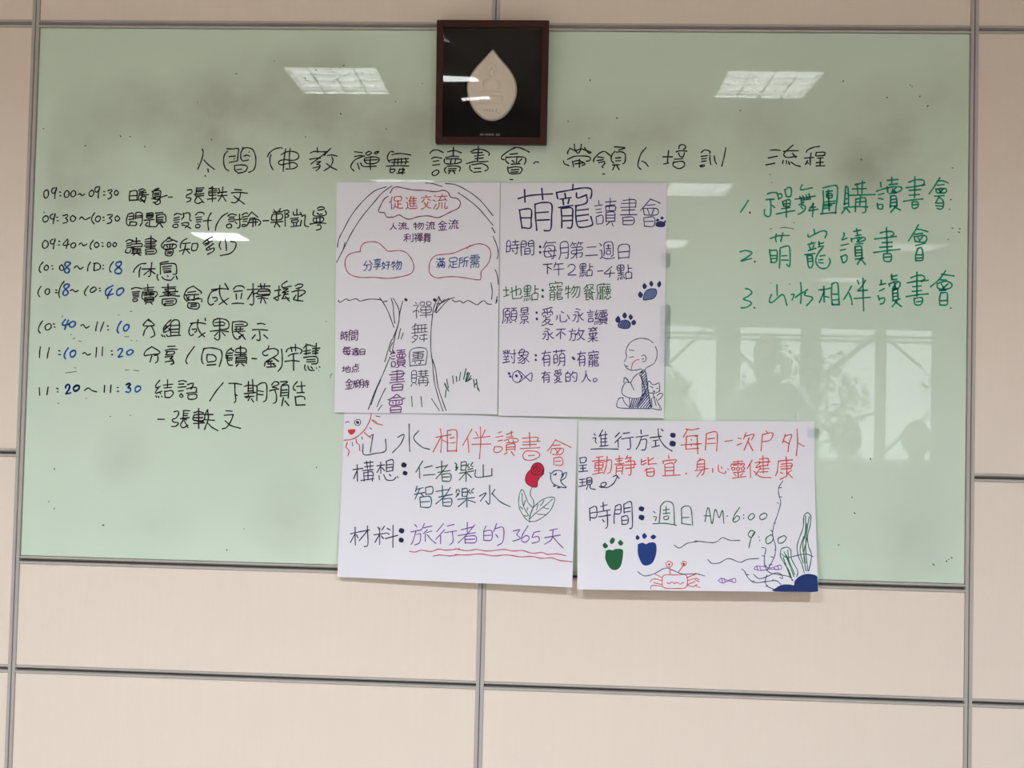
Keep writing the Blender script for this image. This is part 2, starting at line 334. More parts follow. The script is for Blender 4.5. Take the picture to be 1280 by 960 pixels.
# ------------------------------------------------------------------ pen strokes measured on the wall (quarter mm) or on each sheet (1/2000 of its side); each stroke: start, then steps
INK = {
    'heading': '-3003,7619 11,-33 -11,-66 -20,-58 -21,-52;-2982,7508 44,-45 70,-52;-2937,7415 5,-31;-2963,7346 1,-8;-2739,7602 -30,-40 -7,-65 19,-71 38,-28;-2745,7627 63,-1 56,3 -2,-65 -1,-58;-2721,7545 67,8;-2717,7485 85,17;-2575,7629 -22,-39 2,-65 21,-23;-2584,7635 58,5 53,-22 28,-65 5,-77 -20,-65 -51,-27;-2567,7552 31,11 32,-10;-2567,7503 52,11;-2661,7453 5,-45 27,-23;-2661,7453 63,8 62,-6 10,-26 -18,-32 -26,-11;-2636,7411 52,6;-2622,7375 46,8;-2166,7640 -28,4 -58,-17 -51,-40 -17,-39;-2283,7575 -11,-46 8,-64 28,-49;-2132,7635 -11,-78 -7,-91 -1,-67;-2086,7638 -6,-67 3,-78 5,-54;-2179,7572 58,31 65,4 52,-22 8,-39 -32,-26 -52,-4 -65,5 -51,-16 -6,-26 27,-13;-2175,7466 58,14 64,13 42,-19 -2,-25 -38,-20 -71,-4;-1806,7649 4,-49;-1874,7593 38,17 65,-3 67,2;-1879,7528 58,10 52,4;-1704,7609 -40,-34 -51,-40 -69,-55;-1807,7499 42,8 -41,-30;-1806,7477 33,-6 -6,-32 -32,-28;-1844,7438 77,20;-1666,7643 -34,-35 -31,-40;-1699,7569 46,7 57,-12;-1653,7556 14,-38 -24,-59 -63,-47;-1703,7485 53,-38 55,-25;-1419,7612 83,-9;-1418,7561 57,11 49,-5;-1329,7567 -83,-40 -37,-52 1,-32 29,-27;-1385,7495 21,-63;-1353,7496 34,-35 128,4;-1272,7617 -28,-18 6,-19 36,6 15,21 -29,10;-1195,7614 -19,-14 20,-8 28,26 -29,-4;-1309,7548 -6,-26 27,-29 71,-2 44,20 9,32 -29,15 -58,2 -58,-12;-1302,7526 122,7;-1251,7561 -5,-58 8,-74;-1014,7614 -33,5 -30,-49 7,-45 20,-17;-1070,7525 58,10 151,12;-1031,7506 171,7;-1000,7545 -8,-62;-967,7548 -3,-62;-933,7551 2,-62;-894,7554 11,-27 -10,-35;-1033,7586 83,14 111,-14;-1085,7467 113,6 116,-1;-1042,7452 -5,-43 26,-8 25,26 -14,12 -32,-8;-948,7440 -9,-36 38,6 19,27 -45,-2;-976,7393 81,9;-913,7450 -5,-61;-644,7603 28,30 51,7 59,-25;-623,7550 34,16 67,-10;-607,7522 57,9;-610,7483 72,9;-573,7435 -38,-26 1,-26 32,-5 31,29 -3,22 -23,6;-402,7666 -2,-85;-462,7622 70,14 71,-21;-480,7564 70,14 64,-4;-492,7545 0,-32 33,-15 77,3 57,16 6,24 -52,12 -102,-4;-422,7546 -5,-39;-377,7546 -8,-38;-471,7464 -19,-28 20,-32;-459,7475 90,3 41,-15 -8,-38;-448,7449 80,4;-451,7430 77,3;-425,7430 -19,-30;-400,7427 20,-26;-147,7684 -1,-77 -5,-71;-226,7625 57,27 77,-6 58,-31 -6,-22;-212,7613 108,7;-186,7581 95,14;-179,7555 83,8;-265,7503 87,24 63,-3 71,5;-229,7484 1,-38 24,-19;-210,7493 96,12 58,-23 13,-30 -31,-21;-183,7455 64,3;-191,7416 79,7;239,7678 -69,-35 -69,-52 -10,-32 26,-10;214,7673 50,3 52,-19 58,-28;177,7604 76,10;139,7578 -5,-38 32,-32;139,7572 89,7 90,-2 23,-28 -15,-45;201,7541 22,-19;299,7559 -37,-37;248,7576 -3,-64;192,7502 89,8;157,7476 5,-45 26,-25 95,4;161,7463 70,14 64,-8 7,-30 -21,-29;193,7444 77,8;188,7421 76,6;183,7347 28,-1;421,7514 19,17 31,-4;829,7715 5,-51 28,-39;899,7715 -6,-51 -18,-38;785,7676 -24,-45 3,-13;792,7672 45,-21 63,17 89,-28;931,7684 45,-57 25,9;762,7560 44,23;781,7567 57,26 114,2 44,-19 -12,-26 -31,-6;722,7543 10,-28 45,-18;814,7542 11,-58;814,7535 63,14 64,-31 -32,-20;883,7562 2,-81;840,7514 88,14;1121,7645 -43,-23 -50,-58 1,-26;1109,7641 31,4 65,-50;1066,7590 63,-9;1060,7551 63,10;1080,7530 56,13 1,-23 -25,-32 13,-9;1122,7416 21,0;1234,7694 108,-8 -63,-24;1241,7647 -30,-36 -6,-52 26,-31;1254,7639 51,5 40,-25 -1,-77 -24,-22;1249,7579 50,5;1250,7550 50,4;1219,7509 69,3;1244,7506 -24,-48;1263,7503 23,-42;1554,7691 -49,-64 -23,-71 -6,-57 29,-30;1513,7551 32,-13 35,-40;1781,7662 -5,-57 -5,-70;1724,7598 96,1;1734,7525 50,10;1882,7682 11,36 44,3 16,-25 -21,-19;1857,7650 44,13 63,-5;1882,7638 13,-32 32,-6 14,42;1840,7574 87,7;1834,7548 -6,-38 32,-21;1840,7544 75,11 28,-18 -4,-32 -35,-23 -38,-1;2108,7647 37,26 54,-15 -7,-20;2109,7606 62,10;2113,7581 52,6;2113,7555 47,6;2104,7513 37,10 3,-15 -40,-6 -6,11;2196,7622 1,-50 10,-46;2240,7613 7,-47 17,-34;2354,7698 -14,-86 -23,-100;2798,7678 48,3 52,-4;2780,7599 89,19;2758,7528 87,19;3025,7734 -43,-39 -43,-44 -3,-26 29,-19 43,4 52,10;2930,7667 65,8 81,1;3020,7648 36,-40;2928,7574 -6,-31;2959,7575 3,-34;2982,7566 9,-29;3009,7559 38,-27 52,-15;3286,7722 -56,-9 -61,-28 -12,-23;3139,7602 93,8;3204,7654 -7,-64 1,-57;3161,7558 20,-10;3170,7577 -18,-38;3256,7661 -6,-32;3262,7661 68,3 15,-12 -26,-26;3257,7625 61,5 25,4;3269,7604 56,4;3257,7557 69,6;3296,7604 -1,-76;3255,7524 87,4',
    'agenda_black': '-4625,7174 -28,-17 1,-53 20,-16 25,30 -4,46 -14,10;-4539,7197 -26,-7 -9,-32 17,-20 28,29 6,34;-4527,7191 -10,-52 -2,-53;-4489,7155 11,-3;-4483,7116 9,-1;-4423,7166 -17,-33 14,-35 29,10 9,35 -14,26 -21,-3;-4346,7170 -23,-23 5,-35 27,-3 19,26 -8,30 -20,5;-4294,7129 22,13 20,-23 29,20;-4155,7176 -21,-26 6,-32 24,-3 19,29 -8,29 -20,3;-4084,7216 -28,-13 -3,-33 20,-12 26,33 -1,26;-4070,7204 -8,-59 -1,-46;-4024,7165 11,-1;-4022,7130 10,-1;-3979,7175 35,13 7,-18 -25,-21 24,-15 -10,-33 -28,-11;-3891,7180 -19,-20 7,-26 23,-2 12,29 -23,19;-4628,6905 -25,-22 1,-33 24,-10 28,24 -4,32 -24,9;-4549,6926 -26,-16 -2,-26 23,-13 22,26 3,29;-4533,6910 -7,-45 -5,-42;-4511,6891 11,-1;-4504,6855 11,-1;-4445,6908 45,11 4,-20 -22,-17 23,-15 -5,-26 -40,-11;-4343,6913 -22,-26 11,-35 30,3 15,33 -34,25;-4269,6875 25,23 34,-28 52,24;-4111,6943 -27,-46 1,-39 25,-29;-4079,6908 -22,-24 7,-28 26,-4 20,30 -9,26 -22,0;-4022,6898 11,-1;-4018,6866 10,-1;-3974,6923 46,5 0,-18 -28,-21 27,-15 -7,-29 -39,-13;-3873,6916 -21,-22 10,-30 26,1 13,26 -28,25;-4625,6649 -25,-33 6,-42 26,-7 28,30 -8,39 -27,13;-4539,6663 -24,-14 -4,-26 23,-12 22,26 3,26;-4522,6650 -8,-46 -3,-41;-4479,6642 9,-1;-4481,6603 10,-1;-4387,6665 -29,-33 -18,-26 29,-6 40,14;-4380,6648 -17,-78;-4326,6627 -23,-17 5,-29 26,-6 19,27 -7,22 -20,3;-4262,6611 21,18 24,-30 36,18;-4114,6657 -27,-40 -5,-39 13,-13;-4079,6638 -23,-20 8,-30 22,-2 21,26 -28,26;-4023,6632 10,-1;-4019,6597 10,-1;-3955,6640 -12,-26 11,-24 24,11 1,26 -24,13;-3892,6638 -15,-21 10,-22 22,7 7,24 -24,12;-4639,6421 -29,-40 -7,-46 19,-21;-4602,6393 -21,-31 10,-22 26,4 8,32 -23,17;-4545,6386 8,-1;-4538,6355 8,-1;-4439,6398 -21,-20 5,-32 27,-6 12,26 -23,32;-4304,6368 26,22 34,-34 32,22;-4137,6429 -22,-39 -5,-50;-4094,6417 -4,-72;-4101,6417 46,3 25,-28 -10,-33 -54,-17;-4004,6399 8,-1;-4006,6364 8,-1;-3895,6440 -28,-40 -11,-45 16,-23;-4650,6170 -25,-46 -1,-39 16,-23;-4586,6145 -19,-26 11,-30 23,0 15,30 -10,26 -20,0;-4490,6134 10,-2;-4495,6108 23,-1;-4407,6226 -35,-53 -17,-71 11,-45;-4337,6130 22,13 27,-23 32,14;-4149,6182 -30,-43 -9,-39 16,-16;-4099,6170 -28,-26 4,-26 26,3 32,27 -14,23 -20,-1;-4035,6161 10,-1;-4032,6135 11,-1;-4620,5811 -31,-50 -9,-49 22,-26;-4559,5782 -29,-20 4,-36 27,-8 32,33 -14,32 -20,-1;-4504,5783 11,-1;-4495,5751 11,-1;-4213,5770 23,13 30,-36 34,18;-4040,5812 -11,-46 -5,-45;-3974,5813 -18,-52 -14,-45;-3937,5773 10,-2;-3932,5734 11,-1;-4632,5544 -6,-54 0,-59;-4537,5537 -13,-59 -6,-51;-4437,5507 13,-3;-4439,5470 23,-4;-4182,5483 22,10 27,-25 30,13;-4040,5547 -4,-97;-3978,5555 -1,-91;-3885,5515 11,-1;-3880,5479 11,-1;-4629,5120 8,-77;-4535,5129 -10,-78;-4445,5118 11,-1;-4438,5083 10,-1;-4152,5102 38,27 41,-25 50,-12;-3942,5159 -2,-69;-3876,5163 -3,-75;-3810,5141 11,-1;-3806,5102 11,-1;-3746,7171 -6,-47 4,-50;-3746,7171 70,5 6,-95;-3745,7124 67,5;-3749,7078 79,5;-3657,7181 41,18 32,-17;-3645,7168 44,8;-3648,7153 -9,-72;-3645,7153 67,9;-3650,7134 98,6;-3612,7165 -9,-50 -21,-34;-3621,7115 44,3 -17,-58;-3632,7101 43,-43;-3636,7070 55,12;-3468,7205 -27,-20;-3517,7171 77,37 -20,-3;-3504,7177 67,7 15,-20 -9,-69 7,-38 -35,-19 -20,13;-3504,7177 0,-61 28,-12;-3489,7155 50,4;-3488,7137 48,5;-3487,7117 52,5;-3517,7100 58,-7 50,25 52,17;-3434,7101 -29,-34 -37,-8;-3342,7117 41,2;-3144,7193 41,4 7,-29 -30,-19 -24,-11 -3,-22 45,-5 -3,-28 -35,-14;-3048,7220 -6,-64;-3048,7213 77,6;-3048,7191 65,8;-3049,7176 55,5;-3071,7150 100,9;-3054,7154 -3,-20 87,3;-3037,7134 -26,-55 29,-24 49,19;-3023,7123 55,-60;-2884,7222 -35,-11;-2917,7213 80,-4;-2921,7177 8,-36 70,5;-2918,7185 85,5;-2910,7167 67,3;-2933,7100 91,12;-2884,7235 5,-159;-2817,7214 10,-35 -14,-20;-2827,7170 94,10;-2828,7137 100,7;-2775,7228 -7,-79 -36,-67;-2776,7138 38,-55;-2651,7205 73,-4;-2683,7170 78,7 89,-9;-2588,7171 -10,-53 -37,-47 -44,0;-2659,7139 51,-38 64,-44;-3757,6936 -13,-44 -1,-55 26,-24;-3755,6934 39,12 17,-14 0,-50;-3748,6909 44,6;-3747,6879 44,8;-3677,6940 9,14 47,-3 12,-24 0,-77 -19,-35;-3677,6940 -3,-52;-3670,6915 50,6;-3670,6896 50,7;-3732,6857 -2,-36 56,-3 10,31 -64,8;-3560,6945 -1,-45 59,5 6,44 -64,-4;-3559,6930 56,3;-3559,6917 56,1;-3587,6873 102,10;-3529,6879 -1,-61;-3549,6853 -23,-30 45,-14 56,-1;-3470,6949 77,8;-3459,6930 3,-78;-3459,6927 84,9 15,-49 -7,-31 -83,-6;-3452,6902 64,7;-3451,6880 61,4;-3451,6864 61,3;-3433,6844 -27,-34;-3422,6847 31,-44;-3273,6932 25,17 51,-10;-3274,6899 56,12;-3279,6877 61,10;-3272,6855 50,6;-3244,6839 -38,-11 0,-19 39,-6 16,22 -17,14;-3181,6956 7,-39 -21,-28;-3175,6945 44,14 23,-19 -4,-49 17,-17;-3194,6845 50,12 28,-16 -38,-39;-3188,6829 39,-5 51,-27;-3050,6936 30,28 56,-7 2,-15;-3049,6908 64,9;-3040,6886 56,7;-3039,6864 50,4;-3022,6842 -21,-11 0,-25 34,0 10,23 -23,13;-2887,6960 -26,-44 -6,-66 10,-66;-2967,6876 83,7;-2715,6963 -60,-40 -52,-83 -12,-61;-2714,6930 38,22 50,-10;-2697,6917 53,5;-2705,6895 59,8;-2701,6873 52,5;-2689,6851 -33,-15 7,-27 38,2 5,26 -17,14;-2593,6948 8,-126 -25,-12;-2646,6889 77,12;-2634,6870 17,-16;-2564,6943 35,24 20,-10;-2563,6919 44,11;-2554,6897 44,8;-2554,6875 39,5;-2558,6844 -5,-17 33,-2 5,20 -33,-1;-2465,6975 -41,-48;-2465,6975 65,-52;-2483,6909 55,7;-2483,6900 -15,-44 -16,-22;-2482,6891 66,12 47,-29 -18,-36;-2449,6901 0,-77;-2425,6903 5,-68;-2504,6865 100,8;-2344,6886 55,4;-2237,7002 19,-21;-2168,7014 -19,-31;-2242,6975 94,9;-2252,6947 -7,-49 25,-3;-2250,6953 97,7 -4,-55 -99,-10;-2207,6981 0,-77;-2263,6870 123,13;-2201,6893 -25,-71;-2206,6871 35,-43;-2138,6993 44,6 15,-22 -32,-17 30,-10 -10,-22 -28,-3;-2121,6982 7,-148;-2033,6983 7,-32 71,6;-1998,7011 2,-54;-1961,6979 23,-38;-2063,6912 82,9;-2046,6896 0,-22 61,6 -1,22 -60,-6;-2029,6863 6,-22;-1996,6866 -5,-24;-2055,6830 87,10;-1947,6897 -10,-55;-1943,6936 33,16 -4,-76 7,-33 35,-10;-1786,7020 22,17 44,-3 3,-19 -63,-11;-1822,6998 -6,-44 28,-11 88,7 21,22 -12,27;-1785,6974 17,-14 33,6;-1822,6921 4,-38 85,4 10,41 -99,-7;-1791,6927 1,-41;-1756,6927 1,-40;-1858,6860 82,12 82,-2;-1781,6850 33,1 1,-38 -43,-14;-3773,6649 33,20 42,-8;-3761,6627 50,12;-3763,6605 47,10;-3759,6583 44,10;-3764,6567 -10,-28 44,-5 11,28;-3662,6689 2,-60;-3706,6650 84,7;-3710,6623 105,7 2,-33;-3715,6595 106,7;-3715,6584 101,-15;-3703,6568 89,9;-3702,6551 94,4;-3687,6584 -9,-55;-3647,6580 -4,-50;-3707,6529 100,7;-3673,6524 -17,-15;-3646,6528 35,-19;-3510,6711 2,-135;-3567,6674 66,12 52,-26;-3572,6652 117,4;-3565,6630 100,8;-3578,6608 124,8;-3559,6592 95,7;-3563,6570 7,-44;-3563,6570 100,9 7,-46 -106,-13;-3546,6548 72,5;-3312,6703 -70,-59 -15,-38 23,-22;-3334,6695 102,-39;-3343,6656 55,10;-3365,6623 -4,-44 117,12 -2,39 -111,-7;-3309,6624 1,-36;-3342,6614 12,-18;-3276,6624 -12,-24;-3352,6568 2,-50 61,-6 13,63 -76,-7;-3334,6548 44,4;-3334,6530 41,6;-3133,6690 -44,-26 -21,-39 1,-33;-3176,6637 78,10;-3207,6559 55,18 50,6;-3143,6637 -9,-55 -20,-55;-3135,6577 35,-38;-3076,6627 -3,-55 49,3 9,64 -55,-1;-2868,6713 -43,-23 -54,-44 11,-11 88,34;-2928,6685 29,-33 -43,-34;-2863,6642 -13,-17 -43,-28;-2854,6642 -74,-56 21,-11 56,23 -1,-33 -60,-34;-2903,6614 12,-22;-2783,6665 -10,-44 18,-38;-2734,6688 13,-55 4,-60;-2676,6669 54,-13 -4,-54 -48,-56 -104,-26;-3553,6426 -61,-9 -54,-50 -12,-33;-3607,6390 -13,-44 0,-61;-3590,6368 134,5;-3492,6436 -8,-88 -4,-50 -19,-5;-3506,6364 -65,-56;-3494,6348 39,-27;-3320,6450 -72,-12 -13,-11;-3403,6427 6,-110;-3391,6421 122,10 34,-24 3,-82 -33,-6;-3379,6394 94,10;-3373,6372 83,7;-3367,6350 78,7;-3360,6334 72,9;-3427,6314 -6,-31 16,-28;-3381,6290 28,-25 67,-7 30,34;-3326,6302 11,-8;-3231,6300 12,-30;-3696,6160 46,15 62,-10;-3687,6127 77,8;-3681,6108 66,7;-3678,6092 62,3;-3675,6076 56,4;-3657,6059 -24,-11 14,-17 33,7 5,17 -28,4;-3527,6210 6,-71;-3572,6169 111,13;-3566,6149 95,7;-3576,6132 -9,-60 17,-16;-3570,6127 133,8 12,-27 -21,-28;-3564,6111 105,7;-3564,6096 106,9;-3543,6133 2,-38;-3493,6134 -1,-39;-3552,6072 2,-43 83,7 1,43 -86,-7;-3546,6056 78,7;-3545,6042 75,8;-3528,6027 -16,-20;-3495,6030 23,-24;-3315,6217 7,-124;-3377,6180 144,10;-3349,6164 111,7 -5,-27;-3365,6131 156,11;-3353,6114 117,3;-3397,6088 83,11 123,-4;-3338,6153 57,-43;-3368,6059 2,-49 33,-5;-3368,6059 133,8 7,-49 -27,-11;-3334,6038 83,7;-3344,6016 89,7;-3349,5994 94,7;-3050,6200 -55,-26 -32,-50 -4,-44 29,-38;-3051,6202 91,-64 -10,-11;-3104,6135 83,11;-3131,6108 139,8;-3091,6092 -5,-28 61,-9;-3036,6104 1,-49;-2991,6083 -55,-23;-3101,6053 132,19 12,-32;-3119,6102 18,-54;-3100,6026 7,-49 95,-9 9,55 -111,3;-3072,6007 61,7;-3071,5988 61,7;-2858,6167 88,13 89,-4;-2797,6168 -60,-23 -31,-60 -1,-55 31,-21 27,16;-2844,6085 44,1 1,-27 -22,-11;-2773,6213 0,-83 29,-65 52,-48;-2721,6232 31,-45;-2678,6083 -97,-67;-2631,6177 32,33 61,-1 20,-19;-2625,6153 88,9;-2602,6128 7,-54;-2542,6137 -9,-57;-2643,6026 55,7 66,-2;-2429,6235 2,-54 10,-131 -16,-33 -22,10;-2488,6174 111,7;-2427,6164 -52,-88;-2414,6132 27,11;-2378,6209 126,7;-2352,6237 13,-49;-2308,6239 -7,-51;-2361,6182 -20,-50 66,-4 60,6 5,28 -23,21 -88,-1;-2360,6158 99,6;-2392,6105 99,12 39,7;-2326,6128 -19,-88;-2320,6095 50,-10;-2314,6084 24,-48;-2374,6083 60,12;-2158,6218 -3,-87 -4,-60 -33,15;-2201,6168 60,12;-2209,6092 70,34;-2077,6269 -49,-34 7,-33 87,18;-2113,6186 49,7 -59,-40;-2123,6148 65,17;-2106,6132 44,6;-2090,6154 -31,-66;-2127,6088 77,7;-2089,6110 40,-43;-1993,6221 38,20 42,-5 -14,-25 -54,-17;-2024,6160 71,16 60,-2 1,-27 -38,-18;-1954,6189 -5,-27;-1958,6151 -3,-82;-1957,6113 38,11;-2001,6106 6,-27 89,-11;-1980,6129 -26,-50;-3508,5851 -40,-42 -8,-27 109,4 5,9 -66,56;-3514,5843 43,-21;-3511,5772 -29,-34 -15,-55;-3472,5778 26,-49 8,-43 -39,-23;-3272,5848 -43,-39 -32,-50 7,-17 59,56;-3314,5787 -31,-67 55,18;-3291,5760 9,-16;-3366,5693 17,-19;-3338,5685 11,-14;-3313,5694 11,-17;-3271,5809 -3,-54 8,-71;-3271,5820 32,28 45,-4 13,-44 -2,-104;-3264,5788 72,7;-3263,5749 72,7;-3262,5722 70,1;-3294,5678 66,10 61,3;-3066,5816 83,10 76,-12;-3049,5814 -26,-45 -4,-54 23,-24 22,12;-3047,5754 44,6 1,-24 -16,-9;-2989,5856 -3,-74 35,-65 40,-34;-2913,5724 -65,-49;-2916,5873 4,-24;-2823,5856 -10,-38 17,-27;-2823,5856 49,16 78,-13 29,-38 -5,-44 -43,-17 -50,5;-2811,5829 82,7 23,-21;-2816,5796 99,8;-2763,5863 3,-98 -2,-104 -27,-8 -23,18;-2858,5739 88,9 100,-9;-2775,5732 -37,-39;-2736,5732 34,-34;-2629,5838 0,-92 21,-60 34,-24 32,20;-2629,5838 77,9 66,-11 1,-33 -115,-13;-2601,5812 83,7;-2589,5779 1,-33;-2545,5785 -4,-38;-2605,5762 88,8;-2615,5740 115,8;-2571,5736 40,-27 40,-46;-2515,5710 -43,-23;-3462,5570 -65,-50 -10,-44 44,6 100,13;-3465,5570 82,-47 6,-17 -16,-11;-3459,5472 -18,-61;-3431,5478 33,1 2,-55 -22,-22;-3296,5574 78,5;-3322,5533 60,14 67,-1;-3311,5519 83,7 -4,-28 -72,-12;-3315,5486 16,27;-3320,5464 83,13 -32,-28;-3318,5415 83,12 6,-27 -27,-8;-3269,5449 33,-11 1,-32;-3019,5579 -63,-94 -21,-55 15,-27;-2919,5554 -19,-66 4,-65 15,-19;-2924,5559 82,10 89,-17 24,-38 -4,-65 -20,-71;-2883,5495 -1,-49 14,-27;-2884,5500 67,-4 29,-32 -11,-30 -60,-10;-2880,5391 88,8;-2632,5571 -43,-34 -12,-44 9,-32;-2643,5565 40,-26;-2669,5516 50,6;-2674,5494 56,3;-2668,5494 -3,-66 23,-32 33,1;-2667,5467 49,4;-2666,5445 43,6;-2539,5592 4,-106;-2587,5545 10,22 77,7 23,-27 -16,-22 -93,3;-2597,5501 121,8;-2579,5479 -4,-65;-2579,5479 99,8 7,-71;-2573,5463 88,6;-2573,5441 88,8;-2572,5425 88,5;-2555,5409 -21,-22;-2522,5412 28,-21;-2372,5825 44,5 36,-10;-2420,5763 72,4 86,-5;-2348,5751 8,-54 -2,-42 -30,6;-2390,5712 -30,-39;-2302,5714 43,-37;-2416,5469 46,-2;-2244,5601 -15,-33 -49,-34 18,-32 38,6;-2248,5568 60,7 39,-21 -4,-38 -49,-34 -70,-45 -12,-44;-2196,5482 56,-37;-2261,5437 55,10;-2229,5470 -21,-44;-2249,5416 66,6;-2222,5438 5,-54;-2259,5383 87,7;-2194,5411 24,-10;-2113,5571 10,-87 -3,-87 -37,-55;-2064,5545 19,33 76,12 55,-15 12,-22 -16,-22;-2015,5595 9,-44;-1972,5623 4,-66;-2043,5501 43,23 60,7;-2074,5446 76,10 72,-6;-1989,5519 7,-161;-1887,5586 38,34 77,-15;-1860,5630 3,-108;-1886,5554 71,12;-1879,5527 65,12;-1757,5638 -2,-114;-1793,5583 74,7;-1793,5556 60,10;-1792,5534 55,6;-1884,5489 71,12 66,-4 7,-60 -60,-12;-1850,5468 87,7;-1850,5446 88,7;-1865,5413 -5,-33 18,-23;-1837,5403 17,-38 50,-4;-1804,5398 17,-21;-1749,5388 5,-5;-1717,5400 4,-6;-3368,5223 -36,-45 2,-32 43,17;-3380,5146 -27,-39 6,-16 61,23;-3362,5097 12,-10;-3403,5067 7,-17;-3377,5059 6,-11;-3344,5065 8,-11;-3287,5233 3,-74;-3329,5175 97,13;-3319,5147 77,8;-3313,5115 8,-65;-3307,5110 66,12 18,-32 -32,-37 -44,-3;-3172,5216 38,12 45,-12;-3166,5189 50,4;-3176,5156 56,7 30,3;-3169,5118 50,7;-3140,5092 -16,-23 23,-15 13,16 -20,22;-3077,5186 60,17 -20,-60;-3087,5142 66,18 39,-5 -4,-44;-3085,5098 110,14;-3068,5082 7,-43 77,7 -1,44 -83,-8;-2708,5213 -69,-86 -63,-102;-2647,5208 66,2 67,-10;-2586,5202 6,-92 10,-76 -16,-20;-2583,5101 28,-15;-2444,5232 -2,-103;-2404,5253 13,-139;-2486,5182 43,12 83,-3;-2447,5161 49,7;-2446,5134 49,7;-2484,5106 115,17;-2440,5096 -15,-32;-2455,5069 -28,5 99,10;-2428,5072 -15,-35;-2411,5057 25,-32;-2355,5191 2,-152;-2351,5196 45,26 44,-7 11,-76 -6,-87 -27,-23;-2342,5142 55,-10;-2341,5104 50,-4;-2204,5203 27,33 38,-5 6,-21 -65,-29 50,-6;-2224,5143 65,17 28,1;-2169,5149 18,-59 -4,-60 -27,-15;-2117,5237 77,2 -54,-34;-2105,5183 -3,-81;-2105,5194 66,12 12,-37 -3,-98;-2098,5151 55,6;-2097,5124 54,6;-2113,5091 77,12;-2079,5075 -14,-81;-2062,5043 40,-46;-1942,5241 -32,-39 -4,-38 22,-10;-1898,5242 4,-60 5,-43;-1946,5192 88,11;-1941,5129 74,5;-1959,5089 13,-81;-1948,5084 43,11 42,-9 5,-22;-1948,5002 95,6;-3375,4825 69,1;-3206,4905 39,8 6,-34 -26,-39 -33,-12 7,-27 55,-9 -26,-34 -47,-3;-3107,4923 -5,-76;-3107,4921 61,-2;-3106,4891 44,-1;-3105,4869 39,-1;-3137,4836 88,13;-3110,4836 34,-10;-3109,4825 -26,-55 29,-26 48,28;-3098,4815 41,-67;-2953,4943 7,-201;-3001,4899 49,15 50,-13;-3000,4872 -4,-44 105,-3 3,60 -104,-8;-2994,4850 88,2;-3003,4790 116,10;-2999,4823 100,-14;-2859,4935 -26,-50;-2879,4885 77,2;-2888,4831 104,-3;-2859,4929 9,-87 -35,-109;-2854,4799 45,-43 65,-33;-2671,4928 66,-2;-2686,4881 93,11;-2593,4887 -20,-61 -42,-66 -45,-17;-2673,4825 62,-47 97,-25',
    'agenda_blue': '-4359,6425 -33,2 -16,-28 25,-26 27,-26 -12,-32 -33,6 -5,26 29,33 29,33 -11,12;-3816,6441 -42,-10 -10,-26 38,-29 25,-26 -16,-32 -46,2 -8,29 38,36 26,30 -5,26;-4357,6197 -35,-3 -16,-27 27,-28 21,-29 -25,-30 -27,10 1,28 36,37 25,29 -7,13;-3892,6192 -61,-36 -15,-39 17,-29 65,18;-3901,6157 -35,-59 -6,-41;-3809,6165 -36,-20 -4,-39 23,-16 32,24 18,32 -14,22 -19,-3;-4379,5831 -28,-37 1,-20 34,0 39,14;-4347,5824 -22,-50 -14,-46;-4303,5813 -30,-20 -1,-28 24,-13 31,19 6,34 -30,8;-3791,5823 -25,-39 -15,-52 14,-27;-3733,5792 -29,-26 1,-33 22,-8 26,29 2,32 -22,6;-4339,5537 -28,-42 -11,-45 17,-26;-4286,5512 -28,-22 4,-39 24,-6 26,29 -2,34 -24,4;-3815,5522 17,21 24,-3 3,-22 -33,-56 -9,-10 48,11;-3695,5528 -26,-19 8,-29 33,4 25,32 -21,17 -19,-5;-4353,5140 21,23 20,-9 -1,-32 -35,-59;-4240,5156 -25,-20 1,-32 26,-3 30,23 -5,29 -27,3;-3715,5174 25,13 18,-10 -23,-28 24,-13;-4350,5124 2,18 23,17 16,-12 -2,-26 -24,-46 -6,-13 48,14;-4239,5148 -26,-20 1,-28 27,-7 31,30 -7,26 -26,-1;-3715,5169 25,17 18,-12 -29,-33 30,-6 -9,-39 -37,3;-3597,5159 -22,-19 1,-33 23,-5 31,29 -7,26 -26,2',
    'old_marks': '-4417,5859 10,10;-3826,5891 11,-4;-3702,5927 19,3;-4318,5680 8,-8;-4293,5632 23,10;-4234,5612 31,-5;-3752,5666 46,0;-3685,5628 13,1;-3627,5629 10,-5;-4359,5278 55,9 63,11;-4263,5337 8,-7;-3734,5322 43,2;-3642,5322 52,-4;-4426,4965 11,-3;-3665,4859 8,-4;-3875,4843 8,-3;-4132,5023 6,-2;-1589,5330 -13,-20;-1601,5299 -2,-8;-1727,5362 6,-2;-1665,5865 8,-2;2795,7436 9,-9;2814,7350 9,0;2806,6881 21,4;2908,6892 44,7 45,-6 45,-8;3044,6948 4,-3;2821,6337 4,-1;3008,6330 6,-1',
    'green_dots': '2604,7045 3,-5;2660,6552 3,-4;2663,6087 3,-3',
